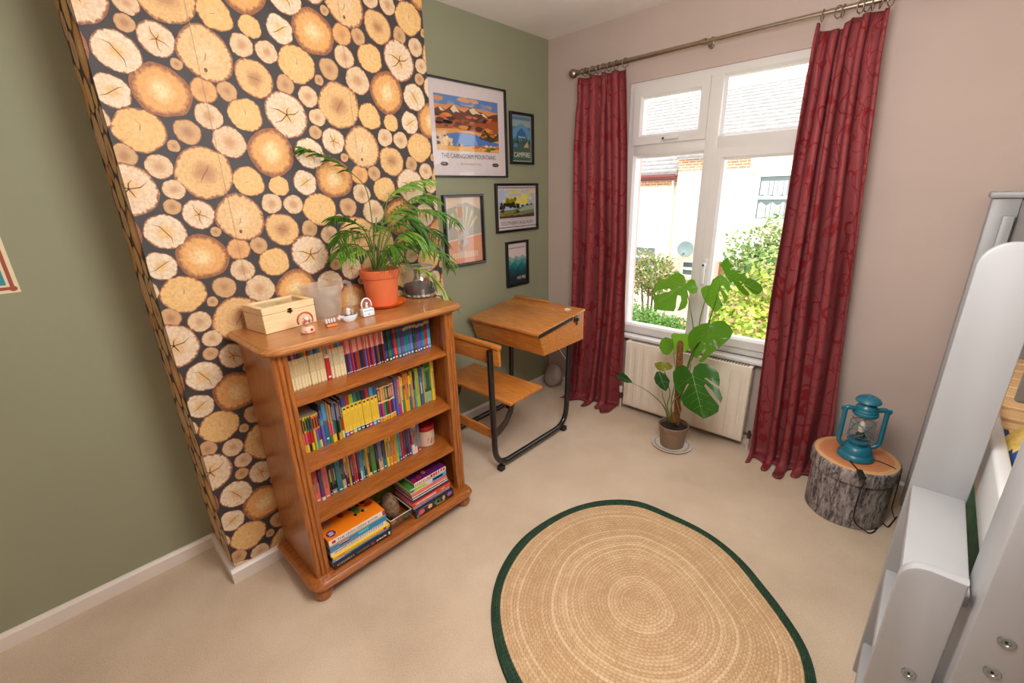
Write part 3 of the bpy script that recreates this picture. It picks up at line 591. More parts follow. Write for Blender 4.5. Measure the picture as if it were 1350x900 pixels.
# clear tub with a rough rock, between the two stacks
tb = thing('storage_tub', 'small clear plastic tub between the two stacks on the bottom shelf', 'tub', (.58, -1.87, ZB))
m = MB(); m.rbox((.50, -1.925, ZB), (.655, -1.815, ZB + .003), .001, 1)
for lo, hi in (((.652, -1.925, ZB + .003), (.655, -1.815, ZB + .05)), ((.50, -1.925, ZB + .003), (.503, -1.815, ZB + .05)), ((.503, -1.925, ZB + .003), (.652, -1.922, ZB + .05)), ((.503, -1.818, ZB + .003), (.652, -1.815, ZB + .05))): m.box(lo, hi)
m.build('tub_wall', glass('clear_tub', (.93, .94, .94, 1), .12), tb, smooth=False)
m = MB(); m.tube([(.654, -1.924, ZB + .05), (.654, -1.816, ZB + .05), (.501, -1.816, ZB + .05), (.501, -1.924, ZB + .05)], .0018, 8, closed=True); m.build('tub_rim', M_INKW, tb)
def rock(name, c, r, seed, mat, label, cat, n=3, group=None):
    bm = bmesh.new(); bmesh.ops.create_icosphere(bm, subdivisions=n, radius=1); q = random.Random(seed); ph = [(Vector((q.uniform(-1, 1), q.uniform(-1, 1), q.uniform(-1, 1))) * 3, q.uniform(0, 6), q.uniform(.04, .12)) for _ in range(7)]
    for v in bm.verts:
        d = 1 + sum(a * math.sin(k.dot(v.co) + p) for k, p, a in ph); v.co = Vector((c[0] + v.co.x * r[0] * d, c[1] + v.co.y * r[1] * d, max(c[2] + v.co.z * r[2] * d, c[2] - r[2] * .8)))
    return MB().bm(bm).build(name, mat, None, label, cat, group)
M_ROCK = plain('rough_brown_stone', S(142, 112, 84), 0.9, var=.35, vs=60, bmp=.8, bs=90)
rock('rock', (.575, -1.872, ZB + .06), (.055, .036, .062), 4, M_ROCK, 'rough brown rock standing in the clear tub on the bottom shelf', 'rock')
for i, (x, y, c, nm) in enumerate([(.638, -1.835, S(60, 76, 56), 'dark green'), (.630, -1.895, S(196, 120, 96), 'pinkish')]): rock('pebble', (x, y, ZB + .016), (.010, .014, .012), 20 + i, plain(nm + '_pebble', c, .7, var=.3), f'{nm} pebble beside the rock in the clear tub', 'pebble', 2)
# folded lime cloth at the back of the bottom shelf
m = MB(); n = 14; g = [[(.40 + .02 * math.sin(i * .9 + j) * .4 + .05 * (1 - j / 5) + .004 * math.sin(i * 2.1), -2.02 + .26 * i / n, .1015 + .15 * j / 5 + .006 * math.sin(i * 1.3 + j * 2) * (j > 0)) for i in range(n + 1)] for j in range(6)]
m.add([p for r in g for p in r], [(j * (n + 1) + i, j * (n + 1) + i + 1, (j + 1) * (n + 1) + i + 1, (j + 1) * (n + 1) + i) for j in range(5) for i in range(n)])
o = m.build('folded_cloth', plain('lime_cloth', S(140, 160, 30), .8, var=.1), None, 'lime green cloth pushed behind the tub on the bottom shelf', 'cloth'); sm = o.modifiers.new('t', 'SOLIDIFY'); sm.thickness = .006
# round tin on the third shelf
tn = thing('round_tin', 'round cream tin with red lid beside the books on the third shelf', 'tin', (.505, -1.602, .335))
MB().lathe((.505, -1.602, .3355), [(.041, 0), (.043, .002), (.043, .082), (.041, .084)], 32, 0, S(226, 192, 168)).build('tin_body', M_MATTCOL, tn)
MB().lathe((.505, -1.602, .4165), [(.0445, 0), (.0455, .002), (.0455, .018), (.043, .022), (.02, .023), (0, .023)], 32, 0, S(180, 34, 34)).build('lid', M_MATTCOL, tn)
m = MB()
for a0, hz, c in ((-.2, .03, S(170, 80, 60)), (.35, .05, S(236, 220, 210)), (.3, .025, S(120, 60, 44))):
    m.add([(.505 + .0436 * math.cos(a0 + da), -1.602 + .0436 * math.sin(a0 + da), .3355 + hz + dz) for da, dz in ((-.25, -.012), (.2, -.015), (.28, .012), (-.15, .016))], [(0, 1, 2, 3)], 0, c)
m.build('tin_picture', M_MATTCOL, tn, smooth=False)
# ------------------------------------------------------------------ things on the bookcase top
ZT = 1.0405
Rz = lambda a: Matrix.Rotation(math.radians(a), 4, 'Z')
bx = thing('wooden_box', 'pale pine box with glass lid and small clasp on bookcase corner', 'box', (.405, -2.115, ZT))
w_, l_, h_ = .14, .196, .092
def loc(m): # box-local verts to world
    m.v = [tuple(Vector((.405, -2.115, ZT)) + Vector(p)) for p in m.v]; return m
def boxpart(name, boxes, mat, r=.0015, root=bx):
    m = MB()
    for lo, hi in boxes: m.rbox(lo, hi, r, 1)
    return loc(m).build(name, mat, root)
X, Y = w_ / 2, l_ / 2
boxpart('box_wall', [((X - .008, -Y, 0), (X, Y, .066)), ((-X, -Y, 0), (-X + .008, Y, .066)), ((-X + .008, -Y, 0), (X - .008, -Y + .008, .066)), ((-X + .008, Y - .008, 0), (X - .008, Y, .066)), ((-X + .008, -Y + .008, 0), (X - .008, Y - .008, .006))], M_PINE)
lid = boxpart('lid', [((X - .018, -Y, .067), (X, Y, h_)), ((-X, -Y, .067), (-X + .018, Y, h_)), ((-X + .018, -Y, .067), (X - .018, -Y + .018, h_)), ((-X + .018, Y - .018, .067), (X - .018, Y, h_))], M_PINE)
m = MB(); m.poly([(-X + .018, -Y + .018, .086), (X - .018, -Y + .018, .086), (X - .018, Y - .018, .086), (-X + .018, Y - .018, .086)]); loc(m).build('lid_pane', glass('lid_glass', (.8, .82, .78, 1), .2), lid, smooth=False)
m = MB(); m.rbox((X, -.010, .060), (X + .0025, .010, .066), .001, 1); m.rbox((X, -.008, .069), (X + .0025, .008, .074), .001, 1); m.rbox((X + .0015, -.003, .056), (X + .004, .003, .076), .001, 1); m.tube([(X + .003, -.006, .062), (X + .004, .006, .071)], .0012, 6)
loc(m).build('clasp', plain('aged_brass', S(74, 62, 44), .4, 1), bx)
for i, (a, b) in enumerate(((.02, .02), (-.03, -.05))):
    m = MB(); m.lathe((a, b, .0065), [(.018, 0), (.026, .01), (.026, .03), (.018, .045), (0, .05)], 16); loc(m).build('stored_trinket', plain(f'trinket_{i}', S(70, 60, 52), .5), bx)
bx.rotation_euler = (0, 0, math.radians(8))

# measuring jug
jg = thing('measuring_jug', 'translucent plastic measuring jug with handle beside the pine box', 'jug', (.41, -1.942, ZT))
M_JUG = translucent('frosted_plastic', S(250, 244, 236), .6, .3)
jt = M_JUG.node_tree; out = jt.nodes['Material Output']; tr = nd(jt, 'ShaderNodeBsdfTransparent'); mx = nd(jt, 'ShaderNodeMixShader'); mx.inputs[0].default_value = .32
src = out.inputs[0].links[0].from_socket; lk(jt, tr.outputs[0], mx.inputs[1]); lk(jt, src, mx.inputs[2]); lk(jt, mx.outputs[0], out.inputs[0])
m = MB(); n = 40; prof = [(.0, .001), (.050, .001), (.054, .006), (.062, .07), (.067, .105), (.069, .128), (.071, .130), (.068, .129), (.065, .105), (.060, .07), (.051, .008), (0, .006)]
vs = []; 
for r, z in prof:
    for j in range(n):
        a = 2 * PI * j / n; k = max(0, math.cos(a + PI / 2 + .15)) ** 14 * max(0, (z - .085) / .045) * .028 if r > 0 else 0
        vs.append((.41 + (r + k) * math.cos(a), -1.942 + (r + k) * math.sin(a), ZT + z + k * .25))
m.add(vs, [(i * n + j, i * n + (j + 1) % n, (i + 1) * n + (j + 1) % n, (i + 1) * n + j) for i in range(len(prof) - 1) for j in range(n)]); m.build('jug_body', M_JUG, jg)
MB().tube([(.415, -1.876, ZT + .122), (.417, -1.854, ZT + .126), (.42, -1.837, ZT + .118), (.42, -1.834, ZT + .09), (.42, -1.838, ZT + .055), (.42, -1.844, ZT + .022)], [.007, .008, .009, .009, .008, .006], 10).build('handle', M_JUG, jg)
m = MB()
for i in range(7): 
    a0 = .25; hz = .03 + i * .012; rr = .0555 + hz * .09
    m.add([(.41 + rr * math.cos(a0 + da), -1.942 + rr * math.sin(a0 + da), ZT + hz + dz) for da, dz in ((-.13, 0), (.05 if i % 2 else .13, 0), (.05 if i % 2 else .13, .0012), (-.13, .0012))], [(0, 1, 2, 3)])
m.build('scale_mark', M_INKB, jg, smooth=False)

# snow globes
M_GLOBE = glass('globe_glass', (.97, .97, .97, 1), .12, .02, 1, .10)
def globe(name, c, r, zc, base_prof, basecol, label, extra, cat='snow globe', basefn=None):
    t = thing(name, label, cat, (c[0], c[1], ZT), 'small souvenir globes on the bookcase')
    m = MB()
    if basefn: basefn(m)
    else: m.lathe((c[0], c[1], ZT), base_prof, 24, 0, basecol)
    m.build('base', M_MATTCOL, t)
    MB().lathe((c[0], c[1], ZT + zc), [(r * math.sin(PI * i / 12), -r * math.cos(PI * i / 12)) for i in range(1, 13)], 24).build('globe', M_GLOBE, t)
    for nm, fn in extra:
        m = MB(); fn(m); m.build(nm, M_MATTCOL, t)
    return t
c = (.577, -2.094)
def santa_fig(m):
    m.lathe((*c, ZT + .034), [(0, -.010), (.010, -.006), (.013, 0), (.010, .006), (0, .010)], 14, 0, S(206, 160, 120)); m.lathe((*c, ZT + .050), [(0, -.008), (.007, -.005), (.009, 0), (.007, .005), (0, .008)], 12, 0, S(226, 186, 150))
    for sg in (-1, 1): m.add([(c[0] + .013, c[1], ZT + .043), (c[0] + .012, c[1] + sg * .011, ZT + .050), (c[0] + .012, c[1] + sg * .011, ZT + .036), (c[0] + .006, c[1] + sg * .006, ZT + .043)], [(0, 1, 2), (0, 3, 1), (0, 2, 3), (1, 3, 2)], 0, S(186, 30, 34))
def santa_ring(m): m.tube([(c[0] - .004, c[1] + .0265 * math.cos(a), ZT + .045 + .0265 * math.sin(a)) for a in [-.45 + (PI + .9) * i / 16 for i in range(17)]], .003, 8, 0, S(176, 56, 50))
def santa_heart(m): m.lathe((c[0] + .021, c[1] + .006, ZT + .012), [(0, -.007), (.006, -.002), (.006, .003), (0, .006)], 10, 0, S(196, 30, 34)); m.lathe((c[0] + .02, c[1] - .010, ZT + .010), [(0, -.006), (.006, -.002), (.006, .003), (0, .006)], 10, 0, S(236, 190, 170))
globe('snow_globe', c, .025, .045, [(.022, 0), (.025, .003), (.024, .016), (.018, .024)], S(226, 176, 146), 'small snow globe on red and cream base before the pine box', [('figurine', santa_fig), ('arch', santa_ring), ('ornament', santa_heart)])
c2 = (.571, -2.004)
tt = thing('souvenir_tube', 'tiny clear tube of pale figures on an orange stand beside the jug', 'ornament', (*c2, ZT), 'small souvenir globes on the bookcase')
m = MB(); m.rbox((c2[0] - .010, c2[1] - .020, ZT), (c2[0] + .010, c2[1] + .020, ZT + .010), .003, 2, 0, S(232, 132, 70)); m.build('base', M_MATTCOL, tt)
MB().lathe((c2[0], c2[1] - .026, ZT + .022), [(.002, 0), (.013, .003), (.013, .042), (.008, .046), (.006, .052)], 20, X=Matrix.Rotation(-PI / 2, 3, 'X')).build('glass_tube', M_GLOBE, tt)
m = MB()
for i in range(4): m.lathe((c2[0], c2[1] - .016 + i * .010, ZT + .012), [(.003, 0), (.004, .008), (.002, .016), (0, .018)], 8, 0, S(232, 222, 220))
m.rbox((c2[0] - .008, c2[1] - .022, ZT + .0105), (c2[0] + .008, c2[1] + .018, ZT + .013), .001, 1, 0, S(110, 40, 70)); m.build('figurine', M_MATTCOL, tt)
MB().lathe((c2[0], c2[1] + .026, ZT + .022), [(.006, 0), (.008, .003), (.008, .008), (.004, .010), (0, .010)], 12, 0, S(232, 180, 160), X=Matrix.Rotation(-PI / 2, 3, 'X')).build('stopper', M_MATTCOL, tt)
c3 = (.559, -1.923)
def boat_base(m):
    o = []
    for k, (s, z) in enumerate([(.55, 0), (.75, .006), (.95, .018), (1, .024), (.9, .024)]):
        o.append(([(c3[0] + .017 * s * math.sin(a) * (1 - .25 * max(0, -math.cos(a)) ** 2), c3[1] + .033 * s * math.cos(a) * (1 + .16 * max(0, -math.cos(a)) ** 3 * (z / .024))) for a in [-2 * PI * i / 24 for i in range(24)]], ZT + z))
    b = len(m.f); loft(m, o)
    for i in range(b, len(m.f)): m.c[i] = S(226, 226, 232)
    m.rbox((c3[0] - .012, c3[1] - .022, ZT + .0235), (c3[0] + .012, c3[1] + .026, ZT + .0262), .001, 1, 0, S(50, 104, 130))
def boat_fig(m): m.lathe((c3[0], c3[1] - .004, ZT + .026), [(.007, 0), (.009, .008), (.006, .016), (.006, .022), (0, .027)], 12, 0, S(240, 226, 214)); m.lathe((c3[0], c3[1] + .013, ZT + .026), [(.004, 0), (.005, .012), (0, .018)], 10, 0, S(206, 150, 110))
def boat_prow(m): m.tube([(c3[0], c3[1] - .034, ZT + .020), (c3[0], c3[1] - .041, ZT + .030)], [.005, .003], 8, 0, S(226, 214, 220))
globe('snow_globe', c3, .021, .040, None, None, 'small white boat shaped snow globe in front of the jug handle', [('figurine', boat_fig), ('prow', boat_prow)], basefn=boat_base)
c4 = (.545, -1.841)
def bag_base(m): m.rbox((c4[0] - .015, c4[1] - .025, ZT), (c4[0] + .015, c4[1] + .025, ZT + .032), .005, 2, 0, S(226, 226, 230)); m.rbox((c4[0] - .0155, c4[1] - .022, ZT + .022), (c4[0] + .0155, c4[1] + .022, ZT + .028), .002, 1, 0, S(60, 140, 190)); m.rbox((c4[0] + .0148, c4[1] - .004, ZT + .008), (c4[0] + .016, c4[1] + .002, ZT + .014), .001, 1, 0, S(120, 180, 110))
def bag_handle(m): m.tube([(c4[0], c4[1] + .021 * math.cos(a), ZT + .045 + .026 * math.sin(a)) for a in [-.3 + (PI + .6) * i / 16 for i in range(17)]], .003, 8, 0, S(236, 214, 206))
def bag_fig(m): m.lathe((c4[0], c4[1], ZT + .034), [(.005, 0), (.006, .008), (.003, .014), (.003, .02), (0, .022)], 10, 0, S(236, 230, 200)); m.lathe((c4[0] - .004, c4[1] - .008, ZT + .034), [(.005, 0), (.004, .018), (0, .02)], 8, 0, S(150, 60, 60))
globe('snow_globe', c4, .019, .048, None, None, 'small white handbag shaped snow globe with blue band before the terracotta pot', [('handle', bag_handle), ('figurine', bag_fig)], basefn=bag_base)

# glass jar terrarium
J = (.415, -1.488)
ja = thing('glass_jar', 'round glass jar of dark soil behind the drooping palm frond', 'jar', (*J, ZT))
MB().lathe((*J, ZT), [(.062, .001), (.074, .010), (.080, .045), (.078, .085), (.066, .112), (.060, .120), (.062, .136), (.066, .142), (.063, .142), (.058, .134)], 40).build('jar_wall', glass('jar_glass', (.92, .95, .93, 1), .14, .03, 1, .10), ja)
MB().lathe((*J, ZT), [(.068, .018), (.073, .03), (.073, .058), (.04, .066), (0, .062)], 24).build('soil', M_SOIL, ja)
m = MB(); q = random.Random(5)
for i in range(60):
    a = q.uniform(0, 2 * PI); rr = q.uniform(.04, .064); bm = bmesh.new(); bmesh.ops.create_icosphere(bm, subdivisions=1, radius=q.uniform(.006, .010)); bmesh.ops.translate(bm, verts=bm.verts, vec=(J[0] + rr * math.cos(a), J[1] + rr * math.sin(a), ZT + .010)); m.bm(bm)
m.build('gravel', plain('pale_gravel', S(200, 190, 176), .7, var=.15), ja, kind='stuff')
m = MB(); m.rbox((J[0] + .035, J[1] - .004, ZT + .05), (J[0] + .05, J[1] + .022, ZT + .088), .004, 2); m.build('red_ornament', plain('red_ceramic', S(170, 44, 40), .4), ja)

MB().tube([(J[0] + .0645 * math.cos(a), J[1] + .0645 * math.sin(a), ZT + .139) for a in [2 * PI * i / 40 for i in range(40)]], .0035, 8, closed=True).build('jar_rim', glass('rim_glass', (.86, .9, .88, 1), .3, .05, 1, .35), ja)
# ------------------------------------------------------------------ palm in a terracotta pot
PC = (.432, -1.700)
sa = thing('plant_saucer', 'bright orange plastic saucer under the terracotta palm pot', 'saucer', (*PC, ZT))
MB().lathe((*PC, ZT), [(.070, 0), (.082, .002), (.096, .014), (.098, .016), (.094, .016), (.082, .006), (0, .005)], 40).build('dish', M_ORANGE, sa)
pm = thing('potted_palm', 'feathery potted palm in a terracotta coloured pot on the bookcase', 'plant', (*PC, ZT + .006))
ZP = ZT + .0062
MB().lathe((*PC, ZP), [(.058, 0), (.062, .002), (.076, .118), (.081, .119), (.082, .122), (.085, .150), (.083, .153), (.079, .152), (.076, .125), (.074, .12)], 40).build('pot', M_TERRA, pm)
MB().lathe((*PC, ZP + .126), [(.0752, 0), (.05, .006), (0, .009)], 24).build('soil', M_SOIL, pm)
GREENS = [S(74, 124, 42), S(100, 152, 54), S(126, 172, 64), S(62, 106, 42)]
def frond(path, xs, blade0, ll, n, col, droop=.6, stemr=.003, seed=0, wid=.0046):
    ll *= 1.32; n = int(n * 1.15)
    "path: photo pixels along the stem, xs: room depth at first and last point; leaflets from fraction blade0 on"
    q = random.Random(seed); k = len(path)
    P = []
    for i, (px, py) in enumerate(path): P.append(at(px, py, 0, xs[0] + (xs[1] - xs[0]) * i / (k - 1)))
    # smooth resample
    Q = []
    for i in range(k - 1):
        p0, p1, p2, p3 = P[max(i - 1, 0)], P[i], P[i + 1], P[min(i + 2, k - 1)]
        for s in range(6):
            u = s / 6; Q.append(.5 * ((2 * p1) + (p2 - p0) * u + (2 * p0 - 5 * p1 + 4 * p2 - p3) * u * u + (3 * p1 - p0 - 3 * p2 + p3) * u ** 3))
    Q.append(P[-1]); N = len(Q)
    m = MB(); m.tube(Q, [stemr * (1 - .7 * i / N) for i in range(N)], 6, 0, S(110, 140, 60))
    for i in range(n):
        f = blade0 + (1 - blade0) * (i + .5) / n; fi = f * (N - 1); i0 = min(int(fi), N - 2); b = Q[i0].lerp(Q[i0 + 1], fi - i0); t = (Q[i0 + 1] - Q[i0]).normalized()
        side = t.cross(Vector((0, 0, 1)));
        if side.length < .1: side = Vector((0, 1, 0))
        side.normalize(); env = .55 + .45 * math.sin(PI * min(1, .12 + (f - blade0) / (1 - blade0) * .88))
        for sg in (-1, 1):
            L = ll * env * q.uniform(.85, 1.12); d = (side * sg * q.uniform(.7, 1.0) + t * q.uniform(.35, .95) + Vector((0, 0, q.uniform(-.3, .3)))).normalized()
            pts = []; p = b.copy(); S_ = 5
            for s in range(S_ + 1):
                pts.append(p.copy()); d = (d + Vector((0, 0, -droop / S_))).normalized(); p = p + d * (L / S_)
            wv = d.cross(side if abs(d.dot(side)) < .9 else t).normalized(); up = Vector((0, 0, .25)); vs = []
            for s, pp in enumerate(pts):
                wd = wid * [.45, .9, 1, .85, .5, .03][s]; vs += [pp + wv * wd + up * wd * .6, pp, pp - wv * wd + up * wd * .6]
            c = tuple(v * q.uniform(.8, 1.25) for v in col[:3]) + (1,)
            m.add(vs, [(3 * s + a, 3 * s + a + 1, 3 * s + a + 4, 3 * s + a + 3) for s in range(S_) for a in (0, 1)], 0, c)
    return m.build('frond', M_LEAF, pm, ang=80)
cp = lambda L: [(380 + x / 3.75, 180 + y / 3.75) for x, y in L]
frond(cp([(430, 660), (424, 520), (412, 400), (385, 260), (320, 185), (230, 118), (120, 72), (65, 58)]), (.42, .36), .56, .062, 13, GREENS[0], .55, seed=1)
frond(cp([(440, 660), (452, 520), (470, 400), (500, 300), (560, 250), (630, 222), (690, 215)]), (.43, .44), .45, .075, 15, GREENS[2], .7, seed=2)
frond(cp([(455, 650), (490, 520), (545, 430), (620, 370), (710, 362), (780, 385), (828, 425)]), (.44, .42), .35, .085, 15, GREENS[1], 1.1, seed=3)
frond(cp([(460, 655), (510, 590), (580, 545), (660, 540), (740, 565), (785, 605), (802, 650)]), (.45, .44), .3, .075, 14, GREENS[1], 1.1, seed=4)
frond(cp([(465, 660), (520, 620), (600, 640), (680, 665), (740, 720), (785, 790), (802, 830)]), (.46, .58), .35, .085, 13, S(150, 172, 50), 1.0, seed=5)
frond(cp([(425, 660), (412, 560), (380, 470), (325, 420), (270, 397), (235, 400)]), (.42, .46), .4, .07, 13, GREENS[0], .8, seed=6)
frond(cp([(420, 660), (400, 590), (350, 540), (300, 532), (260, 555), (240, 590)]), (.43, .5), .35, .065, 13, GREENS[1], 1.0, seed=7)
frond(cp([(445, 660), (465, 590), (490, 540), (520, 540), (550, 580), (560, 630)]), (.45, .56), .35, .07, 12, GREENS[1], 1.2, seed=8)
frond(cp([(448, 655), (475, 540), (520, 440), (570, 405), (630, 430), (672, 490)]), (.44, .50), .35, .095, 15, GREENS[0], 1.0, seed=9)
frond(cp([(425, 655), (405, 560), (375, 490), (325, 465), (275, 480), (245, 520)]), (.43, .48), .35, .075, 14, GREENS[0], 1.0, seed=10)
frond(cp([(440, 655), (440, 560), (455, 480), (490, 400), (540, 360), (600, 370)]), (.42, .38), .4, .07, 13, GREENS[2], .9, seed=11)
frond(cp([(435, 655), (420, 580), (410, 520), (400, 470), (420, 440)]), (.43, .52), .35, .07, 11, GREENS[2], 1.2, seed=12)
frond(cp([(450, 655), (500, 560), (580, 480), (660, 450), (730, 470), (770, 520)]), (.43, .38), .35, .08, 14, GREENS[3], 1.1, seed=13)
frond(cp([(450, 655), (500, 580), (540, 500), (600, 470), (650, 500), (680, 560)]), (.45, .55), .35, .08, 14, GREENS[2], 1.1, seed=14)
frond(cp([(430, 655), (415, 600), (380, 560), (330, 560), (290, 600)]), (.45, .53), .35, .07, 13, GREENS[2], 1.1, seed=15)
frond(cp([(440, 655), (455, 600), (480, 560), (500, 580), (515, 640)]), (.46, .56), .35, .07, 13, GREENS[1], 1.2, seed=16)
frond(cp([(445, 655), (470, 500), (520, 400), (590, 320), (660, 290), (720, 300)]), (.42, .40), .4, .08, 15, GREENS[1], .9, seed=17)
frond(cp([(445, 655), (490, 560), (560, 520), (640, 500), (700, 520)]), (.44, .47), .35, .08, 14, GREENS[1], 1.1, seed=18)
for i, (a, b) in enumerate([((415, 660), (436, 400)), ((480, 660), (470, 560)), ((500, 660), (520, 600))]):
    MB().tube([at(380 + a[0] / 3.75, 180 + a[1] / 3.75, 0, .43), at(380 + b[0] / 3.75, 180 + b[1] / 3.75, 0, .42)], .003, 6).build('stem', M_STEM, pm)

# ------------------------------------------------------------------ school desk with attached seat
dk = thing('school_desk', 'old wooden school desk with attached bench seat on black tube frame', 'desk', (.33, -.85, 0))
DX0, DX1 = .070, .645
prof = [(-.845, .602), (-.888, .731), (-.455, .782), (-.455, .604)]   # y,z of the slanted box
def slab(name, x0, x1, pts, mat, r=.003):
    m = MB(); m.prism(pts, (x0, 0, 0), (0, 1, 0), (0, 0, 1), (1, 0, 0), x1 - x0); return m.build(name, mat, dk, ang=20)
for x in (DX0 + .004, DX1 - .022): slab('side_board', x, x + .018, prof, M_DESK)
slab('front_board', DX0 + .022, DX1 - .022, [(-.846, .602), (-.889, .731), (-.872, .731), (-.829, .602)], M_DESK)
slab('back_board', DX0 + .022, DX1 - .022, [(-.472, .604), (-.472, .780), (-.455, .782), (-.455, .604)], M_DESK)
MB().box((DX0 + .022, -.846, .603), (DX1 - .022, -.457, .612)).build('bottom_board', M_DESK, dk)
sl = Vector((0, .433, .0512)).normalized(); nn = Vector((0, -sl.z, sl.y)); p0 = Vector((0, -.905, .7305)) + nn * .001
def deckpiece(name, a, b, x0, x1, t, mat, lift=0):
    m = MB(); m.rbox((x0, a, 0), (x1, b, t), .004, 2); m.v = [tuple(p0 + Vector((v[0], 0, 0)) + sl * v[1] + nn * (v[2] + lift)) for v in m.v]; return m.build(name, mat, dk)
deckpiece('lid', 0, .318, DX0 - .008, DX1 + .006, .016, M_DESKL)
deckpiece('hinge_strip', .3195, .345, DX0 - .004, DX1 + .004, .014, M_DESKL)
deckpiece('pen_ledge', .3465, .460, DX0 - .004, DX1 + .004, .015, M_DESKL)
deckpiece('pen_rail', .44, .460, DX0 - .004, DX0 + .30, .012, M_DESKL, .015)
m = MB(); m.lathe((0, 0, 0), [(.021, .0), (.021, .004), (.016, .005), (.014, .002), (0, .002)], 24); m.v = [tuple(p0 + Vector((DX1 - .085, 0, 0)) + sl * (.395 + v[1]) + Vector((v[0], 0, 0)) + nn * (.0155 + v[2])) for v in m.v]; m.build('inkwell', plain('inkwell_white', S(226, 214, 196), .4), dk)
m = MB(); m.rbox((DX1 + .0062, -.02, -.01), (DX1 + .0085, .30, .012), .001, 1); m.v = [tuple(p0 + Vector((v[0], 0, 0)) + sl * (v[1] + .02) + nn * v[2]) for v in m.v]; m.build('edge_strip', M_BLACK, dk)
m = MB(); m.rbox((DX1, -.565, .738), (DX1 + .006, -.515, .772), .003, 2); m.rbox((DX1, -.545, .715), (DX1 + .007, -.530, .76), .003, 1); m.lathe((DX1 + .006, -.535, .752), [(.009, 0), (.009, .006), (0, .007)], 12, X=Matrix.Rotation(PI / 2, 3, 'Y')); m.build('hinge_bracket', M_BLACK, dk)
def arc(path, r, n=8):
    "round the corners of a polyline"
    P = [Vector(p) for p in path]; out = [P[0]]
    for i in range(1, len(P) - 1):
        a = (P[i - 1] - P[i]); b = (P[i + 1] - P[i]); k = min(r, a.length * .49, b.length * .49); s = P[i] + a.normalized() * k; e = P[i] + b.normalized() * k
        for j in range(n + 1): u = j / n; out.append(s * (1 - u) ** 2 + P[i] * 2 * u * (1 - u) + e * u * u)
    out.append(P[-1]); return out
FX = (.105, .600)
for fx in FX:
    MB().tube(arc([(fx, -1.235, .735), (fx, -1.225, .040), (fx, -.575, .040), (fx, -.545, .610)], .12, 10), .0165, 14).build('frame_tube', M_BLACK, dk)
    for y in (-1.185, -.60): MB().rbox((fx - .018, y - .018, 0), (fx + .018, y + .018, .030), .004, 1).build('foot_block', M_RUBBER, dk)
    s = 1 if fx < .3 else -1
    m = MB(); m.prism([(-1.215, .20), (-1.20, .245), (-1.12, .285), (-1.09, .33), (-1.075, .395), (-.99, .395), (-1.0, .37), (-1.045, .345), (-1.06, .30), (-1.10, .25), (-1.16, .215)], (fx + s * .017, 0, 0), (0, 1, 0), (0, 0, 1), (s, 0, 0), .008); m.build('seat_bracket', plain('dark_cast_iron', S(50, 40, 36), .5), dk, smooth=False)
    m = MB(); m.tube([(fx + s * .02, -.548, .47), (fx + s * .10, -.60, .608)], .006, 8); m.rbox((fx - .012, -.60, .596), (fx + .012, -.52, .604), .002, 1); m.build('brace_rod', plain('worn_steel', S(120, 116, 112), .35, .8), dk)
    for y, z in ((-1.229, .20), (-1.231, .56), (-.556, .44)): MB().lathe((fx - s * .016 if fx > .3 else fx + .016, y, z), [(.006, 0), (.005, .003), (0, .004)], 10, X=Matrix.Rotation(PI / 2, 3, 'Y')).build('rivet', plain('rivet_steel', S(90, 86, 84), .35, .8), dk)
slx = [(DX0, DX1)]
def seatboard(y0, z0, y1, z1, y_b, z_b, t, name, x0=.06, x1=.655):
    m = MB(); m.rbox((x0, 0, 0), (x1, 1, 1), .006, 2); return m
m = MB(); L = .275; dy, dz = math.cos(math.radians(-4)), math.sin(math.radians(4)); m.rbox((.062, 0, 0), (.65, L, .018), .006, 2); m.v = [(x, -1.145 + y * dy - z * dz, .398 + y * dz * .6 + z) for x, y, z in m.v]; m.build('seat_board', M_DESK, dk)
m = MB(); m.rbox((.062, 0, 0), (.65, .018, .105), .007, 2); m.v = [(x, -1.218 + y - z * .05, .648 + z) for x, y, z in m.v]; m.build('backrest', M_DESK, dk)
m = MB(); m.tube([(.062, -1.214, .752), (.65, -1.214, .752)], .0165, 14); m.build('backrest_cap', M_DESK, dk)
MB().rbox((.12, -1.222, .205), (.585, -1.206, .265), .003, 1).build('back_rail', M_DESK, dk)

# ------------------------------------------------------------------ posters
def palette_poly(m, fr, pts, col, lay): m.poly([fr(u, v, lay) for u, v in pts], 0, col)
def framed(name, y0, y1, z0, z1, label, wd=.012, mount=0.0, dep=.018, x=.0015, fcol=M_BLACK, lift=0):
    t = thing(name, label, 'picture', (x, (y0 + y1) / 2, z0)); m = MB()
    prof = [(0, 0), (0, dep), (wd * .2, dep + .002), (wd * .8, dep + .001), (wd, dep - .006), (wd, 0)]
    O = [(y0, z0), (y1, z0), (y1, z1), (y0, z1)]; cy, cz = (y0 + y1) / 2, (z0 + z1) / 2
    rings = []
    for i, (py, pz) in enumerate(O):
        sy = 1 if py < cy else -1; sz = 1 if pz < cz else -1
        rings.append([(x + d, py + sy * w_, pz + sz * w_) for w_, d in prof])
    k = len(prof); m.add([p for r in rings for p in r], [(i * k + j, ((i + 1) % 4) * k + j, ((i + 1) % 4) * k + (j + 1) % k, i * k + (j + 1) % k) for i in range(4) for j in range(k)])
    m.build('frame', fcol, t, ang=20)
    a, b, c, d = y0 + wd, y1 - wd, z0 + wd, z1 - wd
    fr = lambda u, v, lay=0: (x + .004 + lay * .00025, a + (b - a) * u, c + (d - c) * v)
    MB().add([(x + .011, a, c), (x + .011, b, c), (x + .011, b, d), (x + .011, a, d)], [(0, 1, 2, 3)]).build('picture_pane', M_PICGLASS, t, smooth=False)
    return t, fr, (a, b, c, d)
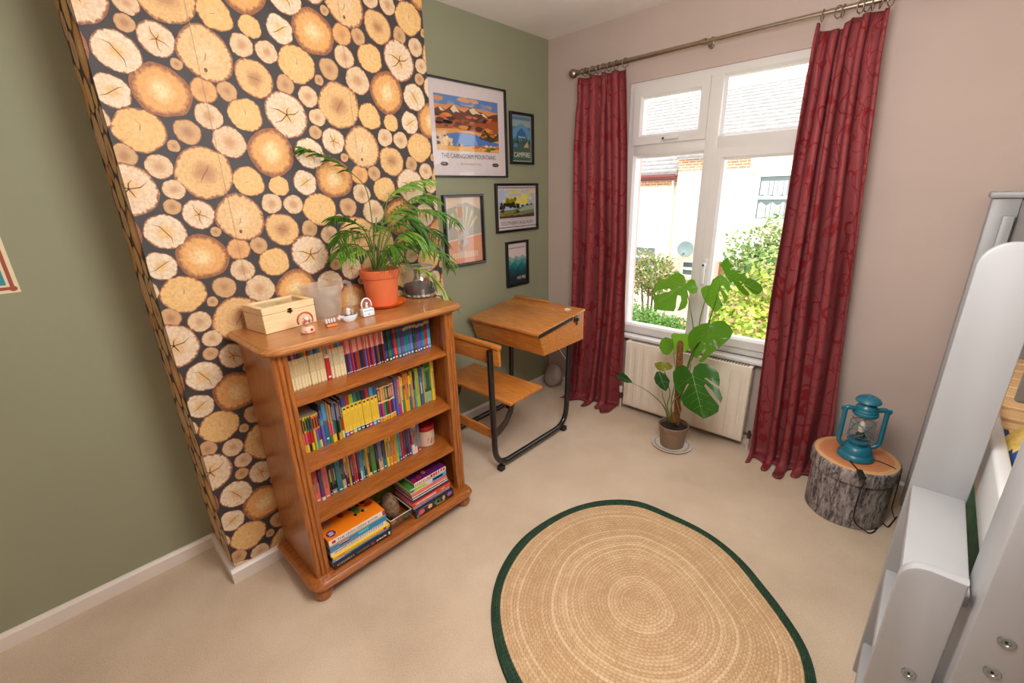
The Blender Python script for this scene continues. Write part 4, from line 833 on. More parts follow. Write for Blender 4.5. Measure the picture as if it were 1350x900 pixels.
def ridge(u0, u1, base, amp, n, seed, low):
    q = random.Random(seed); pts = [(u0 + (u1 - u0) * i / n, min(.93, base + amp * (q.random() - .35) + amp * .5 * math.sin(i * 1.7 + seed))) for i in range(n + 1)]
    return [(u0, low)] + pts + [(u1, low)]
def blobs(m, fr, n, box, sizes, cols, lay, seed, asp=1.0):
    q = random.Random(seed)
    for i in range(n):
        cu, cv = q.uniform(box[0], box[1]), q.uniform(box[2], box[3]); r = q.uniform(*sizes); c = q.choice(cols)
        pts = [(min(box[5], max(box[4], cu + r * (1 + .3 * math.sin(j * 2.4 + i)) * math.cos(2 * PI * j / 9))), min(box[7], max(box[6], cv + r * asp * math.sin(2 * PI * j / 9)))) for j in range(9)]
        palette_poly(m, fr, pts, c, lay + (i % 12) * .09)
fr_ = None
# big railway landscape poster
t, fr, ext = framed('framed_poster', -1.055, -.445, 1.588, 2.096, 'large landscape railway poster of mountains and a blue lake, white bordered, in black frame', .010)
m = MB(); palette_poly(m, fr, [(0, 0), (1, 0), (1, 1), (0, 1)], S(226, 214, 214), 0)
U0, U1, V0, V1 = .07, .905, .275, .86
palette_poly(m, fr, [(U0, V0), (U1, V0), (U1, V1), (U0, V1)], S(96, 134, 190), 1)
bxx = (U0, U1, V0, V1)
blobs(m, fr, 14, (U0, U1, .72, .84, *bxx), (.03, .09), [S(226, 168, 120), S(214, 150, 104), S(120, 150, 196)], 1.2, 3, .35)
palette_poly(m, fr, [(U0, .62), (U1, .62), (U1, .74), (.6, .76), (.3, .745), (U0, .76)], S(226, 150, 86), 2.4)
palette_poly(m, fr, [(U0, .55), (U0, .70), (.14, .735), (.2, .70), (.26, .74), (.31, .775), (.37, .72), (.44, .70), (.50, .745), (.56, .765), (.62, .73), (.70, .72), (.76, .69), (.83, .715), (U1, .73), (U1, .55)], S(104, 62, 46), 2.7)
for pts in ([(.26, .72), (.31, .772), (.345, .735), (.38, .69), (.33, .70), (.30, .68)], [(.50, .735), (.56, .763), (.60, .735), (.66, .70), (.60, .705), (.55, .69), (.52, .71)], [(.66, .71), (.70, .715), (.76, .67), (.70, .68)], [(.12, .72), (.14, .732), (.19, .69), (.14, .69)]): palette_poly(m, fr, pts, S(240, 214, 176), 3.0)
palette_poly(m, fr, [(U0, .45), (U0, .62), (.25, .60), (.4, .63), (.6, .60), (.75, .64), (U1, .66), (U1, .42)], S(166, 84, 36), 3.2)
blobs(m, fr, 46, (U0, U1, .50, .66, *bxx), (.02, .07), [S(120, 56, 30), S(206, 108, 44), S(90, 44, 32), S(226, 140, 60), S(70, 42, 40)], 3.4, 9, .35)
palette_poly(m, fr, [(U0, .30), (U0, .50), (.3, .515), (.6, .50), (.8, .47), (U1, .44), (U1, .32)], S(228, 158, 80), 4.6)
palette_poly(m, fr, [(.12, .36), (.18, .45), (.34, .478), (.56, .47), (.70, .44), (.82, .40), (U1, .385), (U1, .355), (.76, .345), (.6, .325), (.36, .32), (.2, .33)], S(76, 118, 186), 4.9)
palette_poly(m, fr, [(.3, .33), (.38, .47), (.56, .466), (.60, .35)], S(120, 156, 210), 5.0)
palette_poly(m, fr, [(.62, .43), (.70, .54), (.76, .50), (U1, .50), (U1, .42), (.78, .395)], S(70, 66, 42), 5.2)
blobs(m, fr, 18, (.66, U1, .42, .52, *bxx), (.012, .04), [S(206, 110, 40), S(96, 90, 40), S(60, 48, 40), S(230, 150, 60)], 5.3, 12, .6)
blobs(m, fr, 26, (U0, .30, .33, .44, *bxx), (.015, .04), [S(246, 220, 170), S(240, 200, 130), S(226, 170, 110)], 6.4, 14, .8)
palette_poly(m, fr, [(U0, V0), (U0, .335), (.3, .32), (.52, .335), (.7, .325), (U1, .36), (U1, V0)], S(236, 172, 76), 7.6)
blobs(m, fr, 22, (.35, .9, .29, .35, *bxx), (.01, .035), [S(246, 214, 160), S(210, 110, 50), S(240, 180, 90)], 7.7, 16, .6)
blobs(m, fr, 6, (.72, .88, .295, .325, *bxx), (.02, .05), [S(110, 120, 50), S(90, 110, 50)], 8.9, 17, .35)
for cu in (.145, .845):
    palette_poly(m, fr, [(cu - .055, .128), (cu - .04, .138), (cu - .03, .15), (cu + .03, .15), (cu + .04, .138), (cu + .055, .128), (cu + .04, .118), (cu + .03, .106), (cu - .03, .106), (cu - .04, .118)], S(74, 50, 50), 1)
    palette_poly(m, fr, [(cu - .022, .120), (cu + .022, .120), (cu + .022, .136), (cu - .022, .136)], S(130, 108, 104), 1.3)
m.build('print', M_POSTER, t, smooth=False)
p = Vector(fr(.115, .192, 1)); q_ = Vector(fr(.845, .192, 1)); lettering('poster_title', 'THE CAIRNGORM MOUNTAINS', .036, p, (0, 1, 0), (0, 0, 1), M_INK, t, wide=(q_ - p).length)
p = Vector(fr(.35, .120, 1)); q_ = Vector(fr(.63, .120, 1)); lettering('poster_subtitle', 'SEE SCOTLAND BY RAIL', .015, p, (0, 1, 0), (0, 0, 1), M_INKB, t, wide=(q_ - p).length)
# small camp poster, top right
t, fr, ext = framed('framed_poster', -.408, -.178, 1.672, 1.985, 'narrow blue and green camping poster in a black frame beside the large landscape', .016)
m = MB(); palette_poly(m, fr, [(0, 0), (1, 0), (1, 1), (0, 1)], S(150, 160, 160), 0); palette_poly(m, fr, [(.04, .03), (.96, .03), (.96, .97), (.04, .97)], S(84, 128, 158), 1)
palette_poly(m, fr, [(.06, .76), (.94, .76), (.94, .9), (.06, .9)], S(150, 166, 160), 1.3)
palette_poly(m, fr, [(.06, .5), (.06, .66), (.25, .76), (.5, .84), (.75, .76), (.94, .66), (.94, .5)], S(96, 150, 190), 1.6)
palette_poly(m, fr, [(.2, .5), (.3, .64), (.5, .74), (.7, .64), (.8, .5)], S(56, 108, 160), 1.9)
q = random.Random(3)
for i in range(16):
    u = .05 + .9 * i / 15; h = q.uniform(.5, .64) - .06 * math.sin(PI * i / 15); palette_poly(m, fr, [(max(.04, u - .06), .36), (min(.96, u + .06), .36), (u, h)], q.choice([S(44, 84, 60), S(36, 70, 56), S(60, 96, 70)]), 2.2 + (i % 3) * .1)
palette_poly(m, fr, [(.04, .03), (.96, .03), (.96, .4), (.04, .4)], S(70, 100, 84), 2.8)
palette_poly(m, fr, [(.6, .32), (.92, .32), (.80, .46)], S(206, 170, 130), 3.1); palette_poly(m, fr, [(.80, .46), (.92, .32), (.84, .30)], S(150, 116, 90), 3.3); palette_poly(m, fr, [(.1, .32), (.3, .32), (.28, .40), (.14, .40)], S(70, 130, 190), 3.1)
m.build('print', M_POSTER, t, smooth=False)
for txt, u0, u1, v, s in (('Adventure', .34, .68, .52, .02), ('CAMPFIRE', .1, .9, .10, .045)):
    p = Vector(fr(u0, v, 4)); q_ = Vector(fr(u1, v, 4)); lettering('poster_title', txt, s, p, (0, 1, 0), (0, 0, 1), M_INKW, t, wide=(q_ - p).length)
# southern railway poster
t, fr, ext = framed('framed_poster', -.562, -.138, 1.238, 1.552, 'railway poster of trees on a meadow, white bordered, in a black frame', .016)
m = MB(); palette_poly(m, fr, [(0, 0), (1, 0), (1, 1), (0, 1)], S(214, 204, 204), 0)
for v in (.055, .955): palette_poly(m, fr, [(0, v - .008), (1, v - .008), (1, v + .008), (0, v + .008)], S(60, 36, 44), 1)
bxx = (.05, .95, .27, .92)
palette_poly(m, fr, [(.05, .27), (.95, .27), (.95, .92), (.05, .92)], S(176, 190, 214), 1)
blobs(m, fr, 24, (.2, .95, .6, .9, *bxx), (.05, .11), [S(236, 220, 110), S(230, 210, 140), S(216, 204, 90)], 1.2, 5, .8)
blobs(m, fr, 10, (.05, .95, .78, .92, *bxx), (.04, .09), [S(190, 200, 220), S(176, 190, 214)], 2.3, 6, .5)
blobs(m, fr, 18, (.24, .46, .55, .78, *bxx), (.03, .06), [S(120, 120, 30), S(160, 150, 40), S(70, 70, 30)], 3.2, 7, 1.1)
blobs(m, fr, 26, (.05, .95, .50, .60, *bxx), (.02, .05), [S(44, 40, 26), S(60, 56, 30), S(36, 30, 26)], 4.4, 8, 1.1)
palette_poly(m, fr, [(.05, .27), (.05, .44), (.4, .46), (.7, .54), (.95, .56), (.95, .27)], S(120, 132, 90), 5.6)
palette_poly(m, fr, [(.45, .40), (.7, .53), (.95, .555), (.95, .45)], S(160, 180, 150), 5.8)
blobs(m, fr, 26, (.05, .55, .30, .44, *bxx), (.02, .06), [S(130, 130, 40), S(90, 70, 30), S(150, 100, 50), S(70, 50, 40)], 6.0, 9, .7)
palette_poly(m, fr, [(.05, .27), (.05, .32), (.5, .31), (.95, .37), (.95, .27)], S(74, 50, 46), 7.2)
m.build('print', M_POSTER, t, smooth=False)
p = Vector(fr(.08, .105, 1)); q_ = Vector(fr(.92, .105, 1)); lettering('poster_title', 'SOUTHERN RAILWAY', .03, p, (0, 1, 0), (0, 0, 1), M_INK, t, wide=(q_ - p).length)
m = MB()
for r_, v in enumerate((.225, .175)):
    for f0, f1, z0, z1, c in blur(.08, .92, 26, S(150, 132, 140), .3, .7, 40 + r_): palette_poly(m, fr, [(f0, v + z0 * .02), (f1, v + z0 * .02), (f1, v + z1 * .03), (f0, v + z1 * .03)], c, 1)
m.build('small_print', M_POSTER, t, smooth=False)
# teal mountains poster
t, fr, ext = framed('framed_poster', -.478, -.252, .858, 1.173, 'small poster of layered teal mountains in a black frame above the desk', .016)
m = MB(); palette_poly(m, fr, [(0, 0), (1, 0), (1, 1), (0, 1)], S(222, 206, 204), 0)
for i, (b, c, sd) in enumerate([(.66, S(140, 176, 168), 1), (.58, S(84, 150, 146), 2), (.50, S(30, 124, 126), 3), (.43, S(24, 104, 114), 4), (.35, S(22, 84, 94), 5), (.28, S(26, 62, 70), 6), (.19, S(30, 46, 52), 7)]):
    palette_poly(m, fr, ridge(0, 1, b, .07, 9, sd, 0), c, 1 + i * .3)
m.build('print', M_POSTER, t, smooth=False)
p = Vector(fr(.48, .10, 4)); lettering('poster_title', 'AND FREE', .03, p, (0, 1, 0), (0, 0, 1), M_INKW, t, wide=(Vector(fr(.94, .10, 4)) - p).length)
m = MB()
for f0, f1, z0, z1, c in blur(.08, .92, 13, S(150, 130, 132), .30, .70, 51): palette_poly(m, fr, [(f0, .85 + z0 * .08), (f1, .85 + z0 * .08), (f1, .85 + z1 * .08), (f0, .85 + z1 * .08)], c, 4)
m.build('small_print', M_POSTER, t, smooth=False)
# orange poster behind the palm; print colours paled to imitate window glare
t, fr, ext = framed('framed_poster', -1.000, -.682, 1.068, 1.490, 'tall orange and grey poster paled by painted glare, black frame, half behind the palm', .014, dep=.026)
m = MB(); palette_poly(m, fr, [(0, 0), (1, 0), (1, 1), (0, 1)], S(232, 206, 184), 0)
palette_poly(m, fr, [(0, 0), (1, 0), (1, .42), (0, .34)], S(226, 158, 124), 1); palette_poly(m, fr, [(.0, .36), (1, .44), (1, .8), (.6, .92), (0, .82)], S(178, 172, 158), 1.2)
for i in range(7): a = .2 + i * .1; palette_poly(m, fr, [(.5, .42), (.5 + .9 * math.cos(a * PI) * .55, .42 + .45 * math.sin(a * PI)), (.5 + .9 * math.cos((a + .04) * PI) * .55, .42 + .45 * math.sin((a + .04) * PI))], S(222, 206, 150), 1.5)
palette_poly(m, fr, [(.3, .1), (.52, .1), (.52, .9), (.34, .9)], S(196, 188, 178), 1.8); palette_poly(m, fr, [(.36, .7), (.48, .7), (.48, .86), (.36, .86)], S(216, 160, 116), 2.0)
blobs(m, fr, 12, (.38, .6, .2, .5, 0, 1, 0, 1), (.03, .06), [S(196, 190, 186), S(170, 150, 130), S(216, 150, 116)], 2.2, 31)
for i in range(12): palette_poly(m, fr, [(.14 + i * .062, .08), (.18 + i * .062, .08), (.18 + i * .062, .17), (.14 + i * .062, .17)], S(236, 200, 170), 2)
m.build('print', M_POSTER, t, smooth=False)
# unframed poster at the left edge of the picture
t = thing('paper_poster', 'unframed paper poster with cream edge and red border at the far left', 'poster', (.001, -2.97, 1.2285))
m = MB(); fr = lambda u, v, lay=0: (.0012 + lay * .0003, -3.21 + u * .463, 1.2285 + v * .62)
m.box((.0004, -3.21, 1.2285), (.0012, -2.747, 1.8485), 0, S(230, 214, 176))
for pts in ([(.02, .016), (.978, .016), (.978, .032), (.02, .032)], [(.957, .016), (.978, .016), (.978, .984), (.957, .984)], [(.022, .016), (.043, .016), (.043, .984), (.022, .984)], [(.02, .968), (.98, .968), (.98, .984), (.02, .984)]): palette_poly(m, fr, pts, S(160, 76, 58), .5)
palette_poly(m, fr, [(.058, .042), (.942, .042), (.942, .958), (.058, .958)], S(60, 140, 150), .5); blobs(m, fr, 24, (.1, .9, .08, .92, .058, .942, .042, .958), (.03, .08), [S(44, 60, 110), S(80, 160, 160), S(206, 190, 140)], .8, 33)
for cx, cy in ((.968, .022), (.032, .022)): palette_poly(m, fr, [(cx + .022 * math.cos(2 * PI * j / 10), cy + .014 * math.sin(2 * PI * j / 10)) for j in range(10)], S(160, 76, 58), .8)
m.build('print', M_POSTER, t, smooth=False)
# ------------------------------------------------------------------ curtains, pole and rings
def curtain_mat():
    m, t, b = NT('red_damask'); tc = nd(t, 'ShaderNodeTexCoord'); v = tc.outputs['UV']
    def line(scale, wd, off, dist):
        mp = nd(t, 'ShaderNodeMapping'); mp.inputs['Location'].default_value = off; mp.inputs['Scale'].default_value = (1, .75, 1); lk(t, v, mp.inputs[0])
        n = noise(t, mp.outputs[0], scale, 0, .4, dist); d = mathn(t, 'ABSOLUTE', mathn(t, 'SUBTRACT', n, .5))
        r = nd(t, 'ShaderNodeMapRange'); r.inputs[1].default_value = wd; r.inputs[2].default_value = wd * .55; lk(t, d, r.inputs[0]); return r.outputs[0]
    l = mathn(t, 'MAXIMUM', line(5.5, .024, (0, 0, 0), 1.8), line(7, .020, (7, 3, 0), 2.4))
    vo = nd(t, 'ShaderNodeTexVoronoi', feature='F1'); vo.inputs['Scale'].default_value = 7; lk(t, v, vo.inputs['Vector'])
    fl = noise(t, v, 60, 2); mot = nd(t, 'ShaderNodeMapRange'); mot.inputs[1].default_value = .25; mot.inputs[2].default_value = .17
    lk(t, mathn(t, 'ADD', vo.outputs['Distance'], mathn(t, 'MULTIPLY', mathn(t, 'SUBTRACT', fl, .5), .35)), mot.inputs[0])
    pat = mathn(t, 'MINIMUM', mathn(t, 'MAXIMUM', l, mathn(t, 'MULTIPLY', mot.outputs[0], .9)), 1.0)
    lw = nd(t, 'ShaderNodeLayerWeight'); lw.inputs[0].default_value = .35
    base = mixc(t, lw.outputs['Facing'], S(144, 68, 72), S(80, 46, 48))  # shot two-tone cloth; fold shade also put into its colour by facing angle
    fine = noise(t, coords(t, (400, 400, 40)), 1, 1)
    base = mixc(t, mathn(t, 'MULTIPLY', fine, .25), base, S(96, 58, 60))
    lk(t, mixc(t, mathn(t, 'MULTIPLY', pat, .75), base, S(122, 16, 20)), b.inputs['Base Color'])
    b.inputs['Roughness'].default_value = .42; b.inputs['Specular IOR Level'].default_value = .6; b.inputs['Specular Tint'].default_value = S(236, 120, 120); b.inputs['Sheen Weight'].default_value = .1; b.inputs['Sheen Roughness'].default_value = .4; b.inputs['Sheen Tint'].default_value = S(230, 110, 110)
    bump(t, b, pat, .35, .003); return m
M_CURT = curtain_mat()
M_LINING = plain('cream_lining', S(214, 198, 178), .8, var=.03)
def curtain(name, eL, eR, ztop, n, ph, seed, label, flop=None, puddle=None, amp0=.024, amp1=.046, xs_extra=0):
    L = [at(px, py, 1, -.1) for px, py in eL]; R = [at(px, py, 1, -.1) for px, py in eR]
    fL = lambda z: float(np.interp(z, [p.z for p in L][::-1], [p.x for p in L][::-1])); fR = lambda z: float(np.interp(z, [p.z for p in R][::-1], [p.x for p in R][::-1]))
    q = random.Random(seed); NU, NV = 150, 70; wob = [(q.uniform(.6, 2.4), q.uniform(0, 6), q.uniform(.2, .5)) for _ in range(4)]
    LEN = ztop(0.5) + .0; grid = []; UV = []
    for j in range(NV + 1):
        row = []; ruv = []
        for i in range(NU + 1):
            u = i / NU; zt = ztop(u); total = zt + puddle(u) - .004; s = total * j / NV; z = zt - s
            zz = max(z, .0); v = s / total
            warp = sum(a * math.sin(f * v * 3 + p + u * 3) for f, p, a in wob) * .7
            th = 2 * PI * n * (u + .035 * math.sin(2 * PI * u * 1.5 + ph) + .02 * math.sin(2 * PI * u * 3.3 + 2 * ph + v)) + ph + warp
            A = amp0 + (amp1 - amp0) * min(1, v * 1.6)
            pinch = math.exp(-((v - .055) / .02) ** 2)
            y = -.098 - A * (math.sin(th) + (.16 * math.sin(2 * th + 1.0 + 2 * v) * v + .3 * math.sin(.5 * th + v * 4)) * min(1, max(0, z) / .35)) * (1 - .35 * pinch)
            y -= .012 * math.sin(7 * v + 9 * u + seed) * v
            x0, x1 = fL(zz), fR(zz); x = x0 + (x1 - x0) * u + .10 * A * math.cos(th) * min(1, zz / .25) + .62 * (x1 - x0) / (2 * PI * n) * math.sin(2 * (th - PI / 2))
            fl_ = .004
            if z < .05:   # cloth turns out onto the carpet
                ex = .05 - z; out_ = max(0, ex - .02); k = min(1, ex / .07); y -= out_ * .85; z = fl_ + .046 * (1 - k) ** 2 + .010 * k * (1 + math.sin(th * 1.0 + ex * 30)) * math.exp(-ex * 2)
                x += .05 * out_ * math.sin(.5 * th)
            q_ = min(1, max(0, (.95 - z) / .35)); q_ = q_ * q_ * (3 - 2 * q_); lim = -.030 - .042 * q_; y = lim - .012 * math.log(1 + math.exp(-(y - lim) / .012)) * 1.0 if abs(y - lim) < .2 else min(y, lim)
            row.append((x, y, z)); ruv.append((u * .85 + seed, s))
        grid.append(row); UV.append(ruv)
    t = thing(name, label, 'curtain', ((L[0].x + R[0].x) / 2, -.1, 0), 'pair of red damask curtains')
    m = MB(); W = NU + 1; fs = [(j * W + i, (j + 1) * W + i, (j + 1) * W + i + 1, j * W + i + 1) for j in range(NV) for i in range(NU)]
    fu = [r for g in UV for r in g]; m.add([p for g in grid for p in g], fs, 0, None, [[fu[k] for k in f] for f in fs])
    o = m.build('curtain_cloth', M_CURT, t, ang=180); sm = o.modifiers.new('thickness', 'SOLIDIFY'); sm.thickness = .0025; sm.offset = 0
    # heading tape and hooks
    m = MB(); k = 5; fs = [(j * W + i, j * W + i + 1, (j + 1) * W + i + 1, (j + 1) * W + i) for j in range(2) for i in range(NU)]
    m.add([(p[0], p[1] + .006, p[2] - .012) for g in grid[:3] for p in g], fs); m.build('heading_tape', M_LINING, t, ang=180)
    return t, grid
def bumpf(c, w, a): return lambda u: a * math.exp(-((u - c) / w) ** 2)
pl = lambda u: .05 + bumpf(.12, .12, .13)(u) + bumpf(.45, .12, .06)(u) + bumpf(.93, .10, .17)(u)
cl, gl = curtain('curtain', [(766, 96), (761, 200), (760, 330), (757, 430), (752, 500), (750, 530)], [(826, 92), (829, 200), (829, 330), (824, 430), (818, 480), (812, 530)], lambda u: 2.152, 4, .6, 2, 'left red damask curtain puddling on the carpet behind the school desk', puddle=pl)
pr = lambda u: .05 + bumpf(.15, .2, .05)(u) + bumpf(.5, .12, .10)(u) + bumpf(.85, .1, .04)(u)
zt = lambda u: 2.152 - .032 / (1 + math.exp((u - .50) / .02)) / (1 + math.exp((.05 - u) / .012)) + .005 * math.sin(u * 17)
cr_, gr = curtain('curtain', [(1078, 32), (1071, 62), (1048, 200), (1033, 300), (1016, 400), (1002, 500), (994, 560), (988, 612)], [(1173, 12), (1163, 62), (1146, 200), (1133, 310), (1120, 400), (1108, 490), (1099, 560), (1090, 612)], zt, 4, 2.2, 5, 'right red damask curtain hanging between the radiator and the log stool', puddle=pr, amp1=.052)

PZ, PY = 2.189, -.100
po = thing('curtain_pole', 'long brushed steel curtain pole with ball ends above the window', 'curtain pole', (1.1, PY, PZ - .013))
MB().tube([(.315, PY, PZ), (1.10, PY, PZ)], .0125, 18).build('pole_tube', M_STEEL, po); MB().tube([(1.09, PY, PZ), (1.985, PY, PZ)], .0105, 18).build('pole_tube', M_STEEL, po)
MB().tube([(1.075, PY, PZ), (1.10, PY, PZ)], .0145, 18).build('joint_collar', M_STEEL, po)
for x, s in ((.315, -1), (1.985, 1)):
    MB().lathe((x, PY, PZ), [(.013, 0), (.016, .002), (.016, .008), (.013, .010), (.020, .016), (.026, .028), (.027, .038), (.023, .052), (.012, .062), (0, .064)], 28, X=Matrix.Rotation(s * PI / 2, 3, 'Y')).build('ball_finial', M_STEEL, po)
for x in (.345, 1.09, 1.94):
    m = MB(); m.tube([(x, -.001, PZ), (x, PY + .012, PZ)], .005, 12); m.lathe((x, -.0005, PZ), [(.013, 0), (.013, .004), (.010, .007), (0, .008)], 20, X=Matrix.Rotation(PI / 2, 3, 'X')); m.tube([(x - .006, PY, PZ), (x + .006, PY, PZ)], .0165, 16); m.build('bracket', M_STEEL, po)
def ring_proto(x, label, group):
    t = thing('curtain_ring', label, 'curtain ring', (x, PY, PZ - .034), group)
    MB().tube([(x + .003 * math.sin(a), PY + .022 * math.cos(a), PZ - .0075 + .0225 * math.sin(a)) for a in [2 * PI * i / 28 for i in range(28)]], .0022, 8, closed=True).build('hoop', M_STEEL, t)
    m = MB(); m.tube([(x + .003 * math.cos(a), PY, PZ - .0325 + .003 * math.sin(a)) for a in [2 * PI * i / 10 for i in range(10)]], .0009, 6, closed=True); m.build('eyelet', M_STEEL, t); return t
r0_ = None
for grp, xs, side in (('rings above the left curtain', [at(px, 90, 1, PY).x for px in (772, 781, 788, 795, 803, 812, 824)], 'left'), ('rings above the right curtain', [at(px, 25, 1, PY).x for px in (1084, 1104, 1110, 1132, 1140, 1148, 1158, 1170)], 'right')):
    for i, x in enumerate(xs):
        lab = f"{ordw(i + 1)} steel curtain ring from the left above the {side} curtain"
        if r0_ is None: r0_ = ring_proto(x, lab, grp); o = r0_
        else: o = copy_tree(r0_); o.location = (x, PY, PZ - .034); props(o, lab, 'curtain ring', grp)
        o.rotation_euler = (0, 0, RNG.uniform(-.5, .5))
o = copy_tree(r0_); o.location = (1.125, PY, PZ - .034); del o['group']; props(o, 'lone steel curtain ring in the middle of the pole between both curtains', 'curtain ring'); o.rotation_euler = (0, 0, .9)

# ------------------------------------------------------------------ radiator
ra = thing('radiator', 'cream panel radiator with vertical flutes under the window', 'radiator', (1.145, -.07, 0))
RX0, RX1, RZ0, RZ1, RY = .752, 1.538, .052, .522, -.108
m = MB(); NXr, NZr = 260, 26; g = []
for j in range(NZr + 1):
    fz = j / NZr; z = RZ0 + (RZ1 - RZ0) * fz; row = []
    for i in range(NXr + 1):
        fx = i / NXr; x = RX0 + (RX1 - RX0) * fx; wv = min(1, max(0, math.cos(2 * PI * (fx * 13 - .5)) + .15) / .5)
        env = min(1, max(0, (fz - .06) / .045)) * min(1, max(0, (.93 - fz) / .05)) * (1 if .03 < fx < .97 else 0)
        ed = min(fx * (RX1 - RX0), (1 - fx) * (RX1 - RX0), (z - RZ0), (RZ1 - z)); y = RY + .006 * max(0, 1 - ed / .006) ** 2 - .004 * wv * env
        row.append((x, y, z))
    g.append(row)
W = NXr + 1; m.add([p for r in g for p in r], [(j * W + i, j * W + i + 1, (j + 1) * W + i + 1, (j + 1) * W + i) for j in range(NZr) for i in range(NXr)])
m.build('front_panel', M_CREAM, ra, ang=60)
m = MB(); m.rbox((RX0 + .001, RY + .005, RZ0), (RX1 - .001, RY + .018, RZ1), .002, 1); m.rbox((RX0 + .02, RY + .05, RZ0 + .01), (RX1 - .02, RY + .062, RZ1 - .01), .002, 1); m.build('rear_panel', M_CREAM, ra)
m = MB(); m.box((RX0, RY + .004, RZ1 - .014), (RX1, RY + .062, RZ1 - .002))
m.build('top_grille', M_CREAM, ra)
m = MB()
for i in range(46): x = RX0 + .03 + i * (RX1 - RX0 - .06) / 45; m.box((x - .005, RY + .012, RZ1 - .0019), (x + .005, RY + .054, RZ1 - .0012))
m.build('grille_slot', plain('grille_dark', S(120, 108, 98), .7), ra, kind='stuff')
for x in (RX0, RX1 - .004): MB().rbox((x, RY + .014, RZ0 + .012), (x + .004, RY + .060, RZ1 - .002), .0015, 1).build('side_cover', M_CREAM, ra)
M_PIPE = plain('painted_pipe', S(206, 196, 184), .5, var=.1); M_VALVE = plain('tarnished_brass', S(96, 78, 58), .5, .6, var=.2)
MB().tube([(.722, RY + .03, .0), (.722, RY + .03, .085)], .0078, 10).build('pipe', M_PIPE, ra); MB().tube([(1.57, RY + .03, .0), (1.57, RY + .03, .085)], .0078, 10).build('pipe', M_PIPE, ra); MB().tube([(.700, RY + .055, .0), (.700, RY + .055, .10)], .0078, 10).build('pipe', M_PIPE, ra)
for x, xe in ((.722, RX0 + .01), (1.57, RX1 - .01)):
    m = MB(); m.lathe((x, RY + .03, .078), [(.011, 0), (.011, .014), (.014, .015), (.014, .028), (.009, .030), (.009, .045), (0, .046)], 12); m.tube([(x, RY + .03, .10), (xe, RY + .03, .10)], .008, 10); m.build('valve', M_VALVE, ra)
MB().lathe((.722, RY + .03, .125), [(.012, 0), (.014, .01), (.014, .04), (.010, .046), (0, .047)], 16).build('valve_cap', M_CREAM, ra)

# bag of something pale in the corner
rock('soft_bag', (.118, -.088, .088), (.085, .060, .100), 9, plain('grey_plastic_bag', S(178, 162, 154), .6, var=.08, vs=20), 'crumpled pale grey bag in the corner behind the desk', 'bag', 3)

# ------------------------------------------------------------------ monstera
MC = (1.213, -.318)
pd = thing('plant_plate', 'white pierced plate on the carpet under the monstera pot', 'plate', (*MC, 0))
M_PLATE = plain('plate_ceramic', S(222, 214, 202), .35)
m = MB(); m.lathe((*MC, 0.001), [(.06, 0), (.085, .002), (.090, .006), (.112, .012), (.116, .014), (.113, .0155), (.09, .009), (.08, .005), (0, .005)], 56); m.build('dish', M_PLATE, pd)
m = MB()
for i in range(40):
    a = 2 * PI * i / 40
    for rr, dr in ((.097, .004), (.107, .003)):
        cx, cy = MC[0] + rr * math.cos(a + (.08 if dr < .004 else 0)), MC[1] + rr * math.sin(a + (.08 if dr < .004 else 0)); m.poly([(cx + dr * math.cos(2 * PI * k / 7), cy + dr * math.sin(2 * PI * k / 7), .0145 if rr < .1 else .0162) for k in range(7)])
m.build('rim_hole_shade', plain('plate_hole_shadow', S(120, 108, 94), .7), pd, kind='stuff', smooth=False)  # flat dark discs painted on the rim as the shade inside its holes
mo = thing('monstera', 'tall split leaved monstera in a taupe pot before the radiator', 'plant', (*MC, .0065))
MB().lathe((*MC, .0067), [(.064, 0), (.067, .002), (.079, .105), (.082, .106), (.083, .108), (.088, .138), (.086, .141), (.082, .140), (.080, .11)], 40).build('pot', M_POTB, mo)
MB().lathe((*MC, .125), [(.080, -.002), (.05, .004), (0, .008)], 24).build('soil', M_SOIL, mo)
c3_ = lambda L: [(850 + x / 6.925, 330 + y / 6.925) for x, y in L]
c4_ = lambda L: [(860 + x / 5.625, 450 + y / 5.625) for x, y in L]
c6_ = lambda L: [(800 + x / 3.104, 320 + y / 3.104) for x, y in L]
